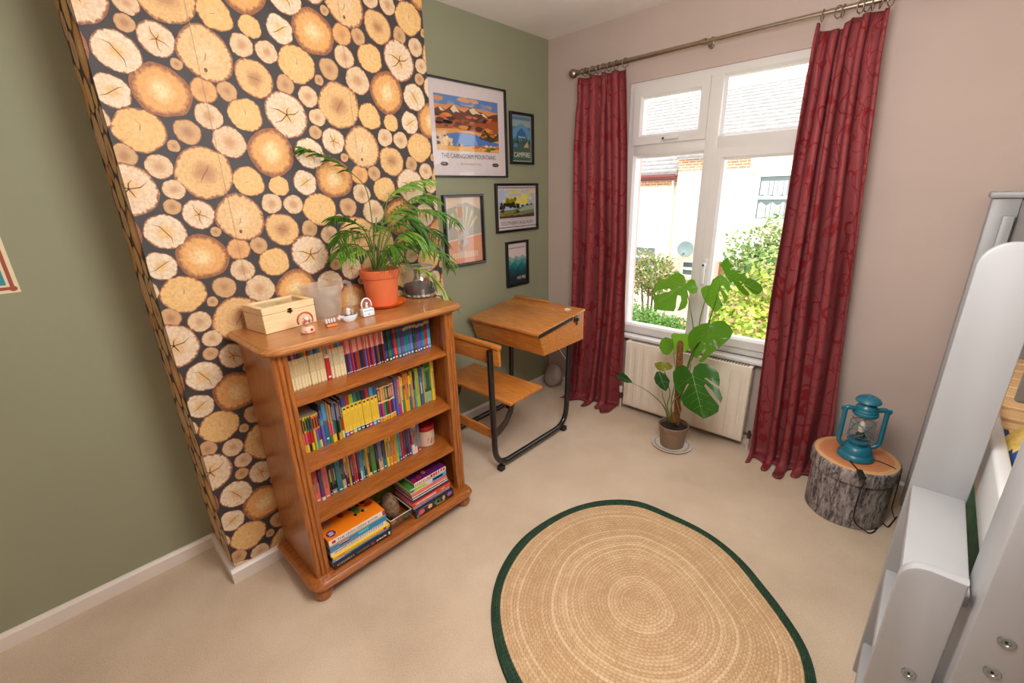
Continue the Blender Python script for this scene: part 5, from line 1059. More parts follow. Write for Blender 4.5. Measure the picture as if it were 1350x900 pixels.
def leaf(outline, base, tip, y0, tilt, col, fold=.10, veins=4, curl=.0, name='leaf'):
    "outline in photo pixels, laid on a tilted plane at real depth, creased along the midrib"
    B = at(*base, 1, y0); T = at(*tip, 1, y0); ax = (T - B); Lg = ax.length; ax = Vector((ax.x, 0, ax.z)).normalized(); pr = Vector((-ax.z, 0, ax.x))
    def dep(p):
        r = p - B; s = r.x * ax.x + r.z * ax.z; d = r.x * pr.x + r.z * pr.z
        return y0 + tilt * s + fold * abs(d) * (1 if True else 0) - .25 * fold * abs(d) ** 2 / max(Lg, .05) + curl * s * s / Lg + .004 * math.sin(d * 60)
    P2 = [at(px, py, 1, y0) for px, py in outline]; tess = tessellate_polygon([[Vector((p.x, p.z, 0)) for p in P2]])
    bm = bmesh.new(); vs = [bm.verts.new((p.x, y0, p.z)) for p in P2]
    for f in tess:
        try: bm.faces.new([vs[i] for i in f])
        except ValueError: pass
    for _ in range(2):
        long = [e for e in bm.edges if e.calc_length() > .016]
        bmesh.ops.subdivide_edges(bm, edges=long, cuts=1, use_grid_fill=False); bmesh.ops.triangulate(bm, faces=bm.faces[:])
    def place(p):   # keep the line of sight outline: move along the ray to the wanted depth
        y = dep(p); d = p - CAM; return CAM + d * ((y - CAM.y) / d.y)
    for v in bm.verts: v.co = place(v.co.copy())
    bmesh.ops.recalc_face_normals(bm, faces=bm.faces[:])
    m = MB().bm(bm, 0, col); o = m.build(name, M_MONST, mo, ang=180)
    mv = MB(); up = Vector((0, -.0012, 0))
    mv.tube([place(B.lerp(T, f)) + up for f in (0, .2, .4, .6, .8, .97)], [.0019, .0017, .0014, .0011, .0008, .0004], 6)
    inside = lambda p: sum(((P2[i].z > p.z) != (P2[i - 1].z > p.z)) and (p.x < (P2[i - 1].x - P2[i].x) * (p.z - P2[i].z) / (P2[i - 1].z - P2[i].z) + P2[i].x) for i in range(len(P2))) % 2 == 1
    for k in range(veins):
        for sg in (-1, 1):
            s = B.lerp(T, .06 + .8 * k / max(veins, 1)); pts = []
            for f in range(7):
                p = s + (ax * .5 + pr * sg * .85) * (Lg * .09 * f)
                if f and not inside(p): break
                pts.append(place(p) + up)
            if len(pts) > 2: mv.tube(pts, [.0009 * (1 - .12 * i) for i in range(len(pts))], 5)
    mv.build('vein', M_VEIN, o); return o
GL1, GL2, GL3, GL4 = S(96, 146, 34), S(84, 136, 30), S(56, 112, 36), S(44, 92, 52)
leaf(c3_([(378, 305), (400, 272), (430, 260), (458, 275), (468, 310), (486, 345), (475, 385), (440, 398), (408, 388), (386, 356), (391, 400), (392, 480), (370, 525), (320, 550), (297, 550), (315, 510), (333, 455), (328, 415), (300, 408), (290, 450), (284, 520), (266, 557), (150, 548), (80, 535), (85, 480), (70, 421), (85, 412), (150, 395), (215, 378), (240, 362), (225, 348), (160, 355), (110, 375), (78, 398), (80, 375), (110, 300), (135, 255), (190, 265), (260, 215), (310, 200), (360, 230), (372, 270)]), c3_([(375, 305)])[0], c3_([(95, 520)])[0], -.27, -.25, GL1, .22)
leaf(c3_([(700, 218), (655, 238), (620, 270), (600, 318), (560, 320), (515, 345), (512, 370), (530, 430), (555, 480), (600, 520), (640, 570), (682, 540), (714, 502), (722, 480), (718, 440), (690, 372), (665, 385), (690, 450), (716, 500), (755, 455), (761, 420), (722, 372), (690, 325), (715, 318), (760, 388), (785, 350), (775, 300), (740, 250)]), c3_([(698, 240)])[0], c3_([(640, 560)])[0], -.25, -.1, GL1, .18)
leaf(c3_([(735, 228), (720, 190), (700, 150), (685, 135), (715, 95), (745, 66), (765, 70), (772, 105), (820, 150), (800, 152), (778, 165), (785, 184), (815, 175), (845, 185), (895, 200), (850, 205), (890, 218), (930, 250), (1000, 270), (1060, 310), (1078, 350), (1060, 388), (1020, 408), (985, 392), (930, 340), (870, 275), (858, 285), (920, 352), (960, 400), (940, 418), (900, 402), (860, 365), (805, 285), (795, 292), (812, 320), (770, 275)]), c3_([(735, 225)])[0], c3_([(1060, 380)])[0], -.24, -.35, GL2, .25)
leaf(c6_([(425, 333), (440, 320), (475, 318), (505, 340), (517, 365), (505, 390), (470, 420), (457, 434), (446, 402), (435, 394), (440, 420), (452, 438), (430, 452), (402, 480), (386, 490), (376, 482), (394, 462), (406, 432), (394, 440), (368, 474), (355, 465), (362, 440), (385, 405), (378, 402), (345, 446), (335, 420), (331, 390), (335, 370), (355, 347), (390, 331), (415, 327)]), c6_([(424, 333)])[0], c6_([(385, 488)])[0], -.36, -.18, GL2, .16)
leaf(c4_([(296, 240), (310, 190), (350, 160), (400, 165), (450, 190), (490, 230), (502, 285), (497, 332), (455, 308), (400, 268), (384, 272), (440, 318), (480, 345), (496, 350), (521, 420), (507, 458), (448, 366), (395, 315), (383, 325), (420, 385), (470, 445), (496, 478), (490, 520), (440, 550), (380, 575), (340, 545), (280, 510), (230, 470), (212, 420), (232, 385), (272, 318), (266, 310), (228, 350), (208, 402), (180, 370), (165, 330), (155, 290), (152, 230), (180, 190), (220, 170), (250, 185), (280, 225)]), c4_([(296, 238)])[0], c4_([(380, 570)])[0], -.42, -.30, GL3, .15, 5)
leaf(c6_([(265, 393), (240, 385), (220, 400), (215, 430), (230, 455), (250, 460), (266, 444), (275, 418)]), c6_([(266, 396)])[0], c6_([(232, 455)])[0], -.33, -.1, GL1, .12, 2)
leaf(c6_([(262, 378), (272, 368), (300, 372), (330, 372), (348, 400), (340, 432), (310, 452), (278, 455), (270, 420)]), c6_([(272, 372)])[0], c6_([(320, 445)])[0], -.30, -.1, S(120, 168, 44), .1, 2)
leaf(c4_([(15, 160), (60, 150), (120, 155), (153, 185), (140, 205), (80, 222), (40, 210), (20, 185)]), c4_([(75, 156)])[0], c4_([(80, 220)])[0], -.36, -.5, S(140, 140, 44), .2, 2)
leaf(c4_([(30, 225), (55, 220), (100, 245), (130, 290), (120, 340), (100, 370), (60, 345), (25, 310), (12, 270)]), c4_([(48, 224)])[0], c4_([(104, 368)])[0], -.37, -.15, GL4, .12, 2)
leaf(c6_([(37, 540), (65, 530), (85, 545), (108, 574), (80, 572), (45, 556)]), c6_([(108, 574)])[0], c6_([(40, 542)])[0], -.34, .3, GL4, .3, 1)
leaf(c4_([(165, 440), (190, 420), (210, 470), (218, 500), (204, 545), (190, 520)]), c4_([(180, 430)])[0], c4_([(204, 540)])[0], -.36, -.1, S(130, 66, 36), .2, 0, name='dry_leaf')
leaf(c4_([(150, 520), (190, 555), (185, 600), (140, 600), (120, 575)]), c4_([(150, 525)])[0], c4_([(170, 600)])[0], -.37, -.1, S(120, 76, 36), .2, 0, name='dry_leaf')
def stem(pts, y0, y1, r0, r1, mat=M_STEM, name='stem'):
    k = len(pts); P = [at(px, py, 1, y0 + (y1 - y0) * i / (k - 1)) for i, (px, py) in enumerate(pts)]
    return MB().tube(arc(P, .06, 5), [r0 + (r1 - r0) * i / (len(arc(P, .06, 5)) - 1) for i in range(len(arc(P, .06, 5)))], 8).build(name, mat, mo)
M_STEMD = plain('dark_stem', S(70, 78, 40), .5, var=.2, vs=30)
stem(c6_([(290, 745), (296, 640), (318, 560), (336, 490), (352, 450)]), -.32, -.31, .007, .006, M_STEMD)
stem(c6_([(336, 490), (362, 420), (348, 300), (325, 183)]), -.31, -.272, .006, .0025)
stem(c6_([(345, 480), (376, 400), (378, 320), (410, 210), (436, 148)]), -.31, -.245, .005, .002)
stem(c6_([(350, 460), (408, 360), (436, 270), (466, 172)]), -.31, -.25, .005, .002, M_STEMD)
stem(c6_([(330, 520), (360, 430), (400, 350), (424, 334)]), -.32, -.355, .0045, .002)
stem(c6_([(292, 720), (300, 640), (330, 560), (345, 497)]), -.32, -.415, .005, .0025)
stem(c6_([(255, 735), (240, 660), (228, 630), (226, 606)]), -.32, -.37, .004, .002)
stem(c6_([(262, 735), (245, 660), (262, 620), (236, 525), (234, 523)]), -.32, -.36, .004, .002)
stem(c6_([(268, 735), (262, 640), (285, 560), (268, 395)]), -.32, -.33, .004, .002)
stem(c6_([(252, 735), (240, 670), (170, 606), (107, 574)]), -.32, -.34, .004, .0015, M_STEMD)
stem(c6_([(275, 735), (255, 690), (275, 640), (300, 622)]), -.33, -.35, .005, .003, plain('aerial_root', S(150, 130, 104), .7), 'aerial_root')
P0, P1 = at(*c6_([(285, 740)])[0], 1, -.315), at(*c6_([(301, 402)])[0], 1, -.315)
m = MB(); P1.x = P0.x + (P1.x - P0.x); m.tube([P0.lerp(P1, f) for f in (0, .25, .5, .75, .97, 1)], [.018, .018, .018, .018, .017, .011], 18); m.build('moss_pole', plain('coir_moss_pole', S(136, 84, 48), .95, var=.3, vs=90, bmp=1, bs=150), mo)

# ------------------------------------------------------------------ log stool and lantern
ST = (2.072, -.322); SZ = .032   # extra stool height
def bark_mat():
    m, t, b = NT('printed_bark'); v = coords(t, (1, 1, .22)); n = noise(t, v, 60, 4, .65, .8); n2 = noise(t, coords(t, (1, 1, .5)), 140, 3)
    f = mathn(t, 'ADD', mathn(t, 'MULTIPLY', n, .75), mathn(t, 'MULTIPLY', n2, .25))
    lk(t, ramp(t, f, [(.38, S(52, 44, 46)), (.46, S(108, 98, 98)), (.55, S(150, 139, 138)), (.68, S(182, 171, 168))]), b.inputs['Base Color']); b.inputs['Roughness'].default_value = .75
    bump(t, b, f, .35, .006); return m
def logtop_mat():
    m, t, b = NT('printed_log_end'); tc = nd(t, 'ShaderNodeTexCoord'); ln = nd(t, 'ShaderNodeVectorMath', operation='LENGTH'); mp = nd(t, 'ShaderNodeMapping'); mp.inputs['Scale'].default_value = (1, 1, 0); lk(t, tc.outputs['Object'], mp.inputs[0]); lk(t, mp.outputs[0], ln.inputs[0])
    r = mathn(t, 'ADD', ln.outputs['Value'], mathn(t, 'MULTIPLY', mathn(t, 'SUBTRACT', noise(t, mp.outputs[0], 9, 3), .5), .035))
    s = mathn(t, 'SINE', mathn(t, 'MULTIPLY', r, 380.0)); c = ramp(t, mathn(t, 'DIVIDE', r, .17), [(.0, S(182, 112, 72)), (.35, S(196, 122, 78)), (.78, S(206, 136, 88)), (.86, S(226, 172, 116)), (1, S(232, 182, 126))])
    c = mixc(t, mathn(t, 'MULTIPLY', mathn(t, 'ADD', s, 1), .09), c, S(140, 72, 44)); lk(t, c, b.inputs['Base Color']); b.inputs['Roughness'].default_value = .6; return m
M_BARK = bark_mat()
st = thing('log_stool', 'round storage stool printed to look like a bark covered log', 'stool', (*ST, 0))
MB().lathe((*ST, 0), [(.150, .0), (.155, .004), (.156, .10), (.157, .20 + SZ)], 64).build('stool_body', M_BARK, st)
MB().lathe((*ST, 0), [(.158, .198 + SZ), (.166, .199 + SZ), (.1675, .203 + SZ), (.1675, .255 + SZ), (.165, .262 + SZ), (.160, .2655 + SZ)], 64).build('lid_band', M_BARK, st)
MB().lathe((*ST, 0), [(.1602, .2650 + SZ), (.158, .2668 + SZ), (.09, .2705 + SZ), (0, .2715 + SZ)], 64).build('lid_top', logtop_mat(), st)
LC = at(1127, 601, 2, .2713 + SZ); ln_ = thing('lantern', 'teal hurricane lantern with electric bulb standing on the log stool', 'lantern', LC)
LR = 25  # turned about its axis
la = lambda prof, n=40: MB().lathe(LC, prof, n)
la([(.066, 0), (.070, .003), (.070, .010), (.063, .022), (.060, .024), (.060, .030), (.054, .046), (.046, .054), (.040, .056), (.034, .058), (.034, .066)]).build('fuel_base', M_TEAL, ln_)
la([(.028, .060), (.038, .064), (.044, .072), (.044, .078), (.036, .080)]).build('burner_plate', M_TEAL, ln_)
la([(.034, .080), (.042, .092), (.047, .115), (.046, .140), (.040, .165), (.034, .182)]).build('glass_globe', glass('lantern_glass', (.92, .93, .92, 1), .10), ln_)
la([(.036, .180), (.044, .184), (.047, .188), (.047, .196), (.043, .199), (.043, .206), (.040, .209), (.040, .216), (.036, .222), (.031, .228), (.028, .243)]).build('chimney', M_TEAL, ln_)
la([(.020, .240), (.032, .238), (.046, .240), (.047, .244), (.040, .254), (.024, .262), (.014, .264), (.010, .268), (0, .269)]).build('cap', M_TEAL, ln_)
ux = Vector((math.cos(math.radians(LR)), math.sin(math.radians(LR)), 0))
for s in (-1, 1):
    pth = arc([LC + ux * s * .038 + Vector((0, 0, .206)), LC + ux * s * .078 + Vector((0, 0, .214)), LC + ux * s * .078 + Vector((0, 0, .060)), LC + ux * s * .044 + Vector((0, 0, .042))], .045, 8)
    MB().tube(pth, .0095, 14).build('air_tube', M_TEAL, ln_)
    m = MB(); m.rbox((-.004, -.005, -.004), (.012, .005, .014), .002, 1); c_ = LC + ux * s * .082 + Vector((0, 0, .200)); Mx = Matrix.Rotation(math.radians(LR + (180 if s < 0 else 0)), 4, 'Z'); m.v = [tuple(c_ + Mx @ Vector(p)) for p in m.v]; m.build('bail_lug', M_TEAL, ln_)
m = MB(); uy = Vector((-ux.y, ux.x, 0))
for s in (-1, 1):
    for f in (-1, 1): m.tube([LC + ux * .046 * f + uy * s * .016 + Vector((0, 0, .085)), LC + uy * s * .050 + Vector((0, 0, .120)) + ux * .01 * f, LC - ux * .040 * f + uy * s * .022 + Vector((0, 0, .168))], .0014, 6)
for zz, rr in ((.100, .047), (.150, .046)): m.tube([LC + Vector((rr * math.cos(a), rr * math.sin(a), zz)) for a in [2 * PI * i / 32 for i in range(32)]], .0013, 6, closed=True)
m.build('wire_guard', M_TEAL, ln_)
la([(.014, .078), (.017, .082), (.017, .100), (.013, .106), (.013, .112)], 20).build('lamp_holder', M_RUBBER, ln_)
la([(.011, .110), (.013, .116), (.015, .130), (.013, .146), (.006, .160), (0, .164)], 20).build('candle_bulb', plain('bulb_white', S(236, 226, 214), .25), ln_)
for ch_ in [x for x in COL.objects if x.parent == ln_]:
    for v in ch_.data.vertices: v.co.z *= 1.15
MB().tube(arc([LC + Vector((-.02, -.052, .006)), LC + Vector((.005, -.09, .003)), LC + Vector((.026, -.128, .005))], .03, 5), .0028, 8).build('cable', M_RUBBER, ln_)
m = MB(); m.rbox((-.011, -.026, -.007), (.011, .026, .007), .004, 2); c_ = LC + Vector((.040, -.158, .005)); Mx = Matrix.Rotation(math.radians(24), 4, 'Z') @ Matrix.Rotation(math.radians(9), 4, 'X'); m.v = [tuple(c_ + Mx @ Vector(p)) for p in m.v]; m.build('cord_switch', M_RUBBER, ln_)
fl = [at(1139, 637, 1, -.495), at(1137, 655, 1, -.50), at(1134, 675, 1, -.50), at(1137, 692, 2, .03), at(1146, 703, 2, .004), at(1152, 701, 2, .004), at(1163, 688, 2, .004)]
fl = [LC + Vector((.052, -.182, .0015)), LC + Vector((.056, -.194, -.006))] + [Vector((2.122, -.505, .22)), Vector((2.120, -.500, .14)), Vector((2.123, -.503, .06))] + fl[4:] + [Vector((2.245, -.36, .004)), Vector((2.27, -.24, .004))]
MB().tube(arc(fl, .04, 5), .0028, 8).build('cable', M_RUBBER, ln_)
MB().tube(arc([LC + Vector((.066, .01, .004)), LC + Vector((.10, .015, .001)), LC + Vector((.145, .0, -.002)), LC + Vector((.166, -.005, -.02)), LC + Vector((.168, -.002, -.2)), LC + Vector((.19, .03, -.265))], .02, 4), .0022, 8).build('cable', M_RUBBER, ln_)

# ------------------------------------------------------------------ jute rug
RCx, RCy = 1.575, -1.455
ang = []; 
for px, py in [(843, 661), (800, 661), (760, 668), (720, 685), (690, 708), (668, 740), (652, 775), (646, 810), (650, 850), (668, 898), (880, 676), (930, 700), (970, 733), (1003, 771), (1040, 815), (1068, 855), (1079, 897)]:
    p = at(px, py, 2, 0.006); ang.append((math.atan2(p.y - RCy, p.x - RCx), (Vector((p.x - RCx, p.y - RCy))).length))
ang.sort(); aa = np.array([a for a, _ in ang]); rr_ = np.array([r for _, r in ang])
th_ = np.linspace(-PI, PI, 361)[:-1]; base_r = np.interp(th_, aa, rr_, period=2 * PI)
k = np.exp(-.5 * (np.arange(-14, 15) / 5) ** 2); k /= k.sum(); base_r = np.convolve(np.concatenate([base_r[-14:], base_r, base_r[:14]]), k, 'valid')
gc_ = at(843, 795, 2, .006)
def rug_mat(name, cols, sc=1.0):
    m, t, b = NT(name); tc = nd(t, 'ShaderNodeTexCoord'); sp = nd(t, 'ShaderNodeSeparateXYZ'); lk(t, tc.outputs['UV'], sp.inputs[0])
    row = mathn(t, 'FLOOR', sp.outputs[1]); fr_ = mathn(t, 'FRACT', sp.outputs[1])
    br = mathn(t, 'SINE', mathn(t, 'ADD', mathn(t, 'MULTIPLY', sp.outputs[0], 2 * PI / .016), mathn(t, 'MULTIPLY', mathn(t, 'ABSOLUTE', mathn(t, 'SUBTRACT', fr_, .5)), 7.0)))
    cv = nd(t, 'ShaderNodeCombineXYZ'); lk(t, row, cv.inputs[0]); wn = nd(t, 'ShaderNodeTexWhiteNoise', noise_dimensions='3D'); lk(t, cv.outputs[0], wn.inputs[0])
    n = noise(t, coords(t), 14, 3); n2 = noise(t, coords(t), 130, 3, .7)
    gap = mathn(t, 'MULTIPLY', mathn(t, 'POWER', mathn(t, 'MULTIPLY', mathn(t, 'ABSOLUTE', mathn(t, 'SUBTRACT', fr_, .5)), 2.0), 4.0), -.22)
    f = mathn(t, 'ADD', mathn(t, 'ADD', mathn(t, 'ADD', mathn(t, 'MULTIPLY', br, .06), gap), mathn(t, 'MULTIPLY', mathn(t, 'POWER', wn.outputs['Value'], 2.5), .22)), mathn(t, 'ADD', mathn(t, 'MULTIPLY', n, .26), mathn(t, 'MULTIPLY', n2, .62)))
    lk(t, ramp(t, f, [(.35, cols[0]), (.6, cols[1]), (.85, cols[2])]), b.inputs['Base Color']); b.inputs['Roughness'].default_value = .9; b.inputs['Specular IOR Level'].default_value = .2
    bump(t, b, br, .35, .004); return m
rg = thing('round_rug', 'round braided jute rug with dark green border on the carpet', 'rug', (RCx, RCy, 0))
NR = 42
def rugring(rows, name, mat, r_off=0):
    m = MB(); vs = []; uv = []
    for f, z, rowv in rows:
        for i, t_ in enumerate(th_):
            e = max(0, (f - .25) / .75); cx = gc_.x + (RCx - gc_.x) * e; cy = gc_.y + (RCy - gc_.y) * e
            r = base_r[i] * f * (1 + .012 * math.sin(5 * t_ + f * 9) * f); vs.append((cx + r * math.cos(t_), cy + r * math.sin(t_), z)); uv.append((t_ * .55 * max(f, .05), rowv))
    N = len(th_); fs = []; us = []
    for j in range(len(rows) - 1):
        for i in range(N):
            a, b_ = j * N + i, j * N + (i + 1) % N; c, d = (j + 1) * N + (i + 1) % N, (j + 1) * N + i; fs.append((a, d, c, b_)); u1 = (uv[a][0] + 2 * PI / N * .55 * max(rows[j][0], .05)); u2 = uv[d][0] + 2 * PI / N * .55 * max(rows[j + 1][0], .05); us.append([uv[a], uv[d], (u2, uv[c][1]), (u1, uv[b_][1])])
    m.add(vs, fs, 0, None, us); return m.build(name, mat, rg, ang=180)
FJ = .935
rows = []
for r in range(NR):
    for s in (0.0, .25, .5, .75): f = max(.001, FJ * (r + s) / NR); rows.append((f, .0095 + .0024 * math.sin(PI * s), r + s + .001))
rows.append((FJ, .0095, NR))
rugring(rows, 'jute_braid', rug_mat('natural_jute', (S(192, 154, 114), S(222, 190, 150), S(240, 218, 188))))
rows = []
for r in range(4):
    for s in (0.0, .25, .5, .75): rows.append((FJ + .0005 + (1 - FJ) * (r + s) / 4, .0100 + .0026 * math.sin(PI * s), r + s + .001))
rows += [(1.0, .0085, 4), (1.003, .001, 4.2)]
rugring(rows, 'green_border', rug_mat('green_jute', (S(36, 56, 42), S(56, 82, 62), S(80, 104, 82))))
# ------------------------------------------------------------------ grey cabin bed with its ladder
bed = thing('cabin_bed', 'grey painted raised bed with ladder filling the right edge of the room', 'bed', (2.8, -.85, 0))
def plank(name, x0, x1, z0, z1, y, t, r=.05, mat=M_GREY, right_round=False):
    n = 8; o = [(x0, z0), (x1, z0)]
    if right_round: o += [(x1 - r + r * math.cos(a), z1 - r + r * math.sin(a)) for a in [PI / 2 * i / n for i in range(n + 1)]]
    else: o += [(x1, z1)]
    o += [(x0 + r + r * math.cos(a), z1 - r + r * math.sin(a)) for a in [PI / 2 + PI / 2 * i / n for i in range(n + 1)]]
    bm = bmesh.new(); k = len(o); f_ = [bm.verts.new((u, y, v)) for u, v in o]; b_ = [bm.verts.new((u, y + t, v)) for u, v in o]
    bm.faces.new(f_); bm.faces.new(b_[::-1])
    for i in range(k): bm.faces.new((f_[i], b_[i], b_[(i + 1) % k], f_[(i + 1) % k]))
    bmesh.ops.recalc_face_normals(bm, faces=bm.faces[:])
    ed = [e for e in bm.edges if abs(e.verts[0].co.y - e.verts[1].co.y) < 1e-6]
    bmesh.ops.bevel(bm, geom=ed, offset=.004, segments=2, affect='EDGES', profile=.5)
    return MB().bm(bm).build(name, mat, bed, ang=30)
plank('ladder_rail', 2.222, 2.3335, 0, 1.358, -1.225, .025, .055)
plank('ladder_rail', 2.222, 2.3195, 0, .757, -1.632, .025, .045)
for z in (.715, .425, .135): MB().rbox((2.226, -1.608, z - .03), (2.331, -1.224, z), .006, 2).build('ladder_step', M_GREY, bed)
for y0, z1 in ((-1.662, 1.46), (-.135, 1.42)): MB().rbox((2.3345 if y0 < -1 else 2.272, y0, 0), (2.42 if y0 < -1 else 2.352, y0 + (.155 if y0 < -1 else .07), z1), .005, 2).build('corner_post', M_GREY, bed)
for y0 in (-1.662, -.135): MB().rbox((3.22, y0, 0), (3.30, y0 + .07, 1.42), .005, 2).build('corner_post', M_GREY, bed)
MB().rbox((2.262, -.150, 1.4205), (3.305, -.045, 1.445), .007, 2).build('headboard_cap', M_GREY, bed)
MB().rbox((2.352, -.115, .70), (3.22, -.095, 1.4205), .003, 1).build('headboard_panel', plain('grey_panel_paint', S(150, 148, 150), .45, var=.02), bed)
sr = MB(); sr.rbox((2.345, -1.592, .715), (2.376, -.136, .862), .010, 3); sr.build('side_rail', plain('white_bed_paint', S(196, 194, 192), .22, var=.01, spec=.6), bed)
MB().rbox((3.24, -1.592, .715), (3.27, -.136, .862), .008, 2).build('side_rail', M_GREY, bed)
MB().rbox((2.42, -1.655, .715), (3.22, -1.63, .86), .008, 2).build('end_rail', M_GREY, bed)
# sloping guard at the head end
g0, g1 = at(1325, 263, 0, 2.358), at(1352, 285, 0, 2.358)
m = MB(); o_ = [(-.136, 1.415), (-.24, 1.405), (-.85, 1.19), (-.85, 1.08), (-.136, 1.08)]
m.prism(o_, (2.352, 0, 0), (0, 1, 0), (0, 0, 1), (1, 0, 0), .02); m.build('guard_board', M_GREY, bed, smooth=False)
MB().rbox((2.312, -.162, .70), (2.345, -.1365, 1.358), .004, 2).build('guard_batten', M_GREY, bed)
c_ = at(1335, 527, 1, -1.0); MB().rbox((c_.x, -1.02, c_.z), (c_.x + .11, -1.0, 1.36), .009, 3).build('guard_batten', M_GREY, bed)
for i in range(14): y = -1.56 + i * .103; MB().rbox((2.377, y, .80), (3.239, y + .07, .818), .003, 1).build('slat', M_PINEB, bed)
for px, py, y in ((1327, 847, -1.662), (1308, 886, -1.662), (1198, 887, -1.632)):
    p = at(px, py, 1, y); X_ = Matrix.Rotation(PI / 2, 3, 'X')
    MB().lathe((p.x, y, p.z), [(.0125, 0), (.0125, .0012), (.0112, .0024), (.0065, .0024), (.0055, .0008), (0, .0006)], 24, X=X_).build('bolt', plain('bolt_zinc', S(150, 160, 166), .3, .9), bed)
    MB().lathe((p.x, y - .0008, p.z), [(.0024, 0), (.0024, .0012), (0, .0013)], 12, X=X_).build('bolt_socket', M_RUBBER, bed)
# plush blanket on the slats
bl_c = at(1343, 548, 2, .92)
m = MB(); NB = 26; pts = []; cols = []
for j in range(NB + 1):
    for i in range(NB + 1):
        u, v = i / NB - .5, j / NB - .5; rr = math.hypot(u, v) * 2; z = .819 + .13 * max(0, 1 - rr ** 2.5) + .012 * math.sin(u * 17 + v * 9) * max(0, 1 - rr)
        pts.append((bl_c.x + .13 + u * .30, bl_c.y + v * .30, max(.8195, z)))
fs = []; 
for j in range(NB):
    for i in range(NB):
        u, v = (i + .5) / NB, (j + .5) / NB; q_ = math.sin(u * 11 + 1) + math.sin(v * 9 + u * 5)
        c = S(44, 76, 130) if q_ > .9 else (S(232, 200, 110) if q_ > -.5 else (S(130, 160, 90) if q_ > -1 else S(220, 170, 120)))
        m.add([pts[j * (NB + 1) + i], pts[j * (NB + 1) + i + 1], pts[(j + 1) * (NB + 1) + i + 1], pts[(j + 1) * (NB + 1) + i]], [(0, 1, 2, 3)], 0, c)
m.build('blanket', vcol('plush_fabric', .9, .2, 0, 60), None, 'bunched blue and yellow patterned blanket on the bed slats', 'blanket', ang=180)
# dark green fabric hanging under the bed
m = MB(); n = 60; g = []
for j in range(12):
    g.append([(2.395 + .012 * math.sin(i * .8 + j * .15) + .006 * math.sin(i * 2.3), -1.58 + 1.40 * i / n, .01 + .70 * j / 11) for i in range(n + 1)])
m.add([p for r in g for p in r], [(j * (n + 1) + i, j * (n + 1) + i + 1, (j + 1) * (n + 1) + i + 1, (j + 1) * (n + 1) + i) for j in range(11) for i in range(n)])
o = m.build('bed_curtain', plain('green_tent_fabric', S(52, 92, 62), .8, var=.12, vs=30), None, 'dark green fabric hanging under the raised bed', 'curtain', ang=180); sm = o.modifiers.new('t', 'SOLIDIFY'); sm.thickness = .002

# ------------------------------------------------------------------ across the street
GZ = -2.9
M_RENDER = plain('cream_masonry', S(232, 222, 206), .85, var=.03, vs=5); M_PEACH = plain('peach_painted_brick', S(226, 204, 184), .85, var=.05, vs=20); M_WHITEM = plain('white_masonry_paint', S(240, 238, 232), .8, var=.02)
def brick_mat():
    m, t, b = NT('pale_brickwork'); br = nd(t, 'ShaderNodeTexBrick'); v = coords(t, (1, 1, 1)); mp = nd(t, 'ShaderNodeMapping'); mp.inputs['Rotation'].default_value = (PI / 2, 0, 0); lk(t, v, mp.inputs[0]); lk(t, mp.outputs[0], br.inputs['Vector'])
    br.inputs['Color1'].default_value = S(206, 150, 112); br.inputs['Color2'].default_value = S(186, 128, 92); br.inputs['Mortar'].default_value = S(226, 210, 190); br.inputs['Scale'].default_value = 1; br.inputs['Brick Width'].default_value = .22; br.inputs['Row Height'].default_value = .075; br.inputs['Mortar Size'].default_value = .01
    lk(t, br.outputs[0], b.inputs['Base Color']); b.inputs['Roughness'].default_value = .9; return m
M_BRICK = brick_mat()
def tiles_mat():
    m, t, b = NT('grey_roof_tiles'); w = nd(t, 'ShaderNodeTexWave', wave_type='BANDS', bands_direction='Z', wave_profile='SAW'); w.inputs['Scale'].default_value = 2.4; w.inputs['Distortion'].default_value = .1; lk(t, coords(t), w.inputs['Vector']); n = noise(t, coords(t, (1, 1, 2)), 6, 4)
    f = mathn(t, 'ADD', mathn(t, 'MULTIPLY', w.outputs['Fac'], .45), mathn(t, 'MULTIPLY', n, .55)); lk(t, ramp(t, f, [(.25, S(112, 108, 105)), (.7, S(160, 156, 151))]), b.inputs['Base Color']); b.inputs['Roughness'].default_value = .85; bump(t, b, w.outputs['Fac'], .3, .02); return m
M_TILES = tiles_mat()
MB().box((-16, .25, GZ - .1), (10, 30, GZ)).build('street_ground', plain('pale_paving', S(196, 188, 176), .9, var=.06), kind='structure', loc=(0, 0, 0))
MB().box((-14, 5.6, GZ), (8, 9.6, GZ + .05)).build('front_lawn', plain('lawn_green', S(120, 150, 60), .95, var=.2, vs=8), kind='structure', loc=(0, 0, 0))
FYY = 11.5
def house(name, x0, x1, zt, label, wallmat, y=FYY):
    t = thing(name, label, 'house', ((x0 + x1) / 2, y + 2, GZ)); MB().box((x0, y, GZ), (x1, y + 7, zt)).build('wall', wallmat, t, smooth=False); return t
hA = house('terrace_house', -11, -4.06, 1.92, 'cream house across the street with dark red gutter, left in the window', M_RENDER, FYY + .35)
hB = house('terrace_house', -4.05, 4.5, 2.34, 'cream house across the street with a white framed sash window', M_PEACH)
def roof(t, x0, x1, ye, ze, yr, zr): 
    m = MB(); m.prism([(ye, ze), (yr, zr), (yr + (yr - ye), ze), (yr + (yr - ye), ze - .15), (yr, zr - .15), (ye, ze - .15)], (x0, 0, 0), (0, 1, 0), (0, 0, 1), (1, 0, 0), x1 - x0); return m.build('roof', M_TILES, t, smooth=False)
roof(hA, -11, -4.06, FYY - .1, 2.02, 15.6, 4.8); roof(hB, -4.05, 4.5, FYY - .2, 2.46, 15.6, 4.85)
MB().box((-11, FYY + .335, 1.58), (-4.06, FYY + .349, 1.90)).build('brick_band', M_BRICK, hA, smooth=False)
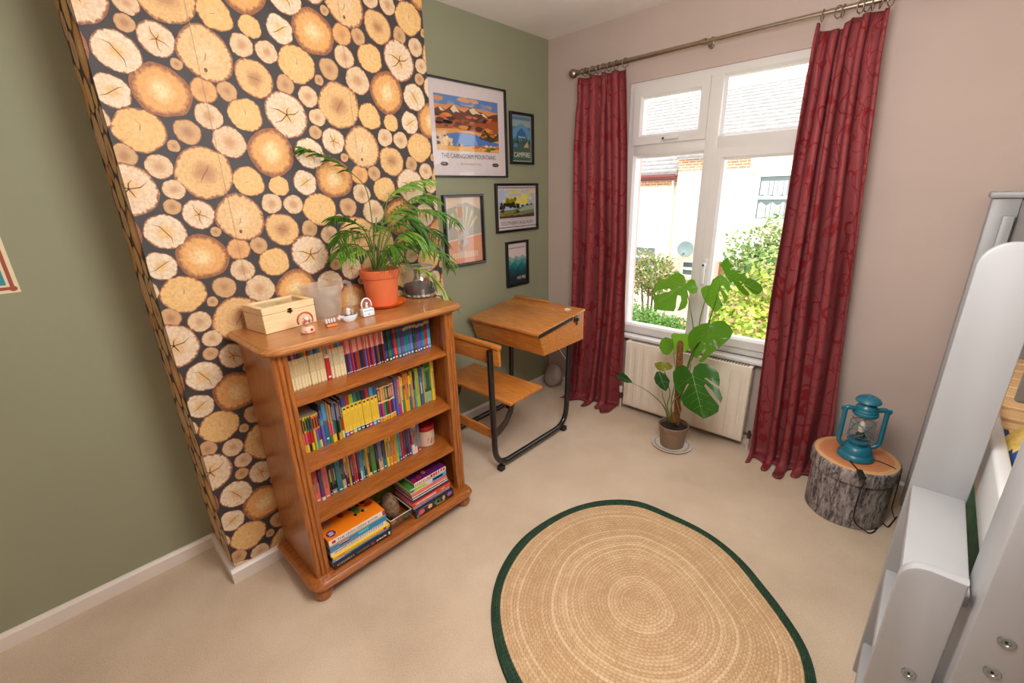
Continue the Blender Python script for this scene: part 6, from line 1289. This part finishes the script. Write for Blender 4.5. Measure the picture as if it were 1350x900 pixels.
m = MB(); m.tube([(-11, FYY - .12, 1.86), (-4.08, FYY - .12, 1.86)], .07, 8); m.box((-11, FYY - .06, 1.74), (-4.06, FYY - .02, 1.92)); m.build('gutter', plain('dark_red_gutter', S(110, 44, 40), .5), hA)
MB().tube([(-4.3, FYY + .28, 1.84), (-4.3, FYY + .28, GZ)], .045, 8).build('downpipe', M_WHITEM, hA)
MB().box((-4.05, FYY - .012, 1.98), (-1.98, FYY - .001, 2.33)).build('brick_band', M_BRICK, hB, smooth=False)
MB().box((-1.97, FYY - .10, 1.86), (1.4, FYY - .001, 2.30)).build('fascia', M_WHITEM, hB, smooth=False)
def hwin(t, x0, x1, z0, z1, y, curtain=True, parts=2, fw=.11):
    m = MB()
    for lo, hi in (((x0 - fw, y - .06, z0 - fw), (x1 + fw, y, z0)), ((x0 - fw, y - .06, z1), (x1 + fw, y, z1 + fw)), ((x0 - fw, y - .06, z0), (x0, y, z1)), ((x1, y - .06, z0), (x1 + fw, y, z1)), ((x0, y - .05, (z0 + z1) / 2 - .04), (x1, y, (z0 + z1) / 2 + .04))): m.box(lo, hi)
    f = m.build('window', M_WHITEM, t, smooth=False)
    MB().box((x0, y - .012, z0), (x1, y - .006, z1)).build('pane', plain('house_glass_grey', S(96, 106, 104), .15), f, smooth=False)
    if curtain:
        m = MB(); n = 24
        for zz0, zz1, k in (((z0 + z1) / 2 + .05, z1 - .12, 0), (z0 + .02, (z0 + z1) / 2 - .16, 1)):
            top = [(x0 + .03 + (x1 - x0 - .06) * i / n, y - .016 - .006 * math.sin(i * 1.9), zz1 + (.04 * math.sin(i * .8) if k else 0)) for i in range(n + 1)]; bot = [(p[0], p[1], zz0 + (.03 * math.sin(i * .9) if not k else 0)) for i, p in enumerate(top)]
            m.add(top + bot, [(i, n + 1 + i, n + 2 + i, i + 1) for i in range(n)])
        m.build('net_curtain', plain('net_curtain_grey', S(176, 182, 180), .9, var=.15, vs=6), f)
    MB().box((x0 - fw - .1, y - .16, z0 - fw - .09), (x1 + fw + .1, y, z0 - fw)).build('window_ledge', plain('ledge_stone', S(206, 186, 168), .8), f, smooth=False)
hwin(hB, -1.68, -.78, .63, 1.74, FYY); hwin(hB, 1.6, 2.6, .63, 1.74, FYY); hwin(hA, -5.95, -4.75, -1.05, -.42, FYY + .35, False); hwin(hA, -9.2, -8.0, .2, 1.2, FYY + .35)
hwin(hB, -3.6, -3.1, -1.15, -.75, FYY, False, fw=.05)
m = MB(); m.prism([(FYY - 1.0, -.36), (FYY, .12), (FYY, -.05), (FYY - 1.0, -.5)], (-2.55, 0, 0), (0, 1, 0), (0, 0, 1), (1, 0, 0), 4.4); m.build('porch_roof', M_WHITEM, hB, smooth=False)
MB().box((-2.5, FYY - .02, GZ), (-1.75, FYY - .001, -.25)).build('brick_panel', plain('red_brick_wall', S(178, 106, 80), .9, var=.15, vs=12), hB, smooth=False)
MB().box((-2.3, FYY - .06, GZ), (-1.9, FYY - .021, -.55)).build('door', M_WHITEM, hB, smooth=False)
sd = thing('satellite_dish', 'grey satellite dish on the cream wall across the street', 'satellite dish', (-3.42, FYY - .42, -.35))
m = MB(); m.lathe((-3.42, FYY - .42, -.30), [(0, 0), (.12, .015), (.23, .06), (.24, .062), (.23, .068), (.12, .024), (0, .01)], 24, X=(Matrix.Rotation(1.25, 3, 'X') @ Matrix.Rotation(.35, 3, 'Y'))); m.build('dish', plain('dish_grey', S(120, 136, 136), .5), sd)
MB().tube([(-3.42, FYY, -.45), (-3.42, FYY - .26, -.40), (-3.42, FYY - .62, -.42)], .015, 6).build('arm', M_STEEL, sd)
M_BUSH = translucent('garden_leaf', None, .4, .6, attr=True)
def bush(name, c, r, n, cols, label, seed, ls=.09, group=None, cat='bush'):
    q = random.Random(seed); t = thing(name, label, cat, (c[0], c[1], GZ), group); m = MB()
    for i in range(n):
        while True:
            d = Vector((q.gauss(0, 1), q.gauss(0, 1), q.gauss(0, 1)))
            if d.length > .01: d.normalize(); break
        k = q.uniform(.55, 1.0) * (1 + .22 * math.sin(d.x * 5 + seed) * math.cos(d.z * 6 + d.y * 3)); p = Vector((c[0] + d.x * r[0] * k, c[1] + d.y * r[1] * k, c[2] + d.z * r[2] * k))
        if p.z < GZ + .05: continue
        a = Vector((q.uniform(-1, 1), q.uniform(-1, 1), q.uniform(-.4, .8))).normalized(); b = a.cross(d if abs(a.dot(d)) < .9 else Vector((0, 0, 1))).normalized(); s = ls * q.uniform(.6, 1.3)
        cc = q.choice(cols); f_ = q.uniform(.75, 1.2); m.add([p - a * s, p - b * s * .5, p + a * s, p + b * s * .5], [(0, 1, 2, 3)], 0, tuple(min(1, v * f_) for v in cc[:3]) + (1,))
    m.build('foliage', M_BUSH, t, kind='stuff', smooth=False)
    m = MB(); 
    for k in range(4): m.tube([(c[0] + .1 * math.cos(k * 1.6), c[1] + .1 * math.sin(k * 1.6), GZ), (c[0] + r[0] * .4 * math.cos(k * 1.6), c[1] + r[1] * .4 * math.sin(k * 1.6), c[2])], [.05, .02], 6)
    m.build('trunk', plain('bush_bark', S(96, 76, 56), .9), t)
YG = [S(176, 196, 60), S(200, 214, 84), S(140, 170, 54), S(222, 222, 120)]; DG = [S(120, 156, 78), S(150, 176, 92), S(176, 192, 110), S(100, 136, 70)]
bush('garden_bush', (.05, 5.6, -1.1), (1.05, .8, 1.15), 9000, YG + [S(206, 170, 130)], 'large yellow green bush filling the lower right pane', 1, .052)
bush('tall_bush', (-.35, 8.2, -.5), (1.05, .8, 1.25), 6500, DG + [S(190, 196, 130)], 'taller grey green bush before the sash window house', 2, .06)
bush('low_hedge', (-2.6, 6.9, -1.75), (1.5, .7, .62), 6500, [S(110, 160, 60), S(140, 176, 80), S(90, 140, 60)], 'low bright green hedge seen through the lower left pane', 3, .05, cat='hedge')
bush('rose_bush', (-3.85, 9.8, -.95), (.85, .5, .75), 2400, DG + [S(200, 150, 120), S(214, 180, 140)], 'loose pinkish green shrub before the far cream wall', 4, .06)
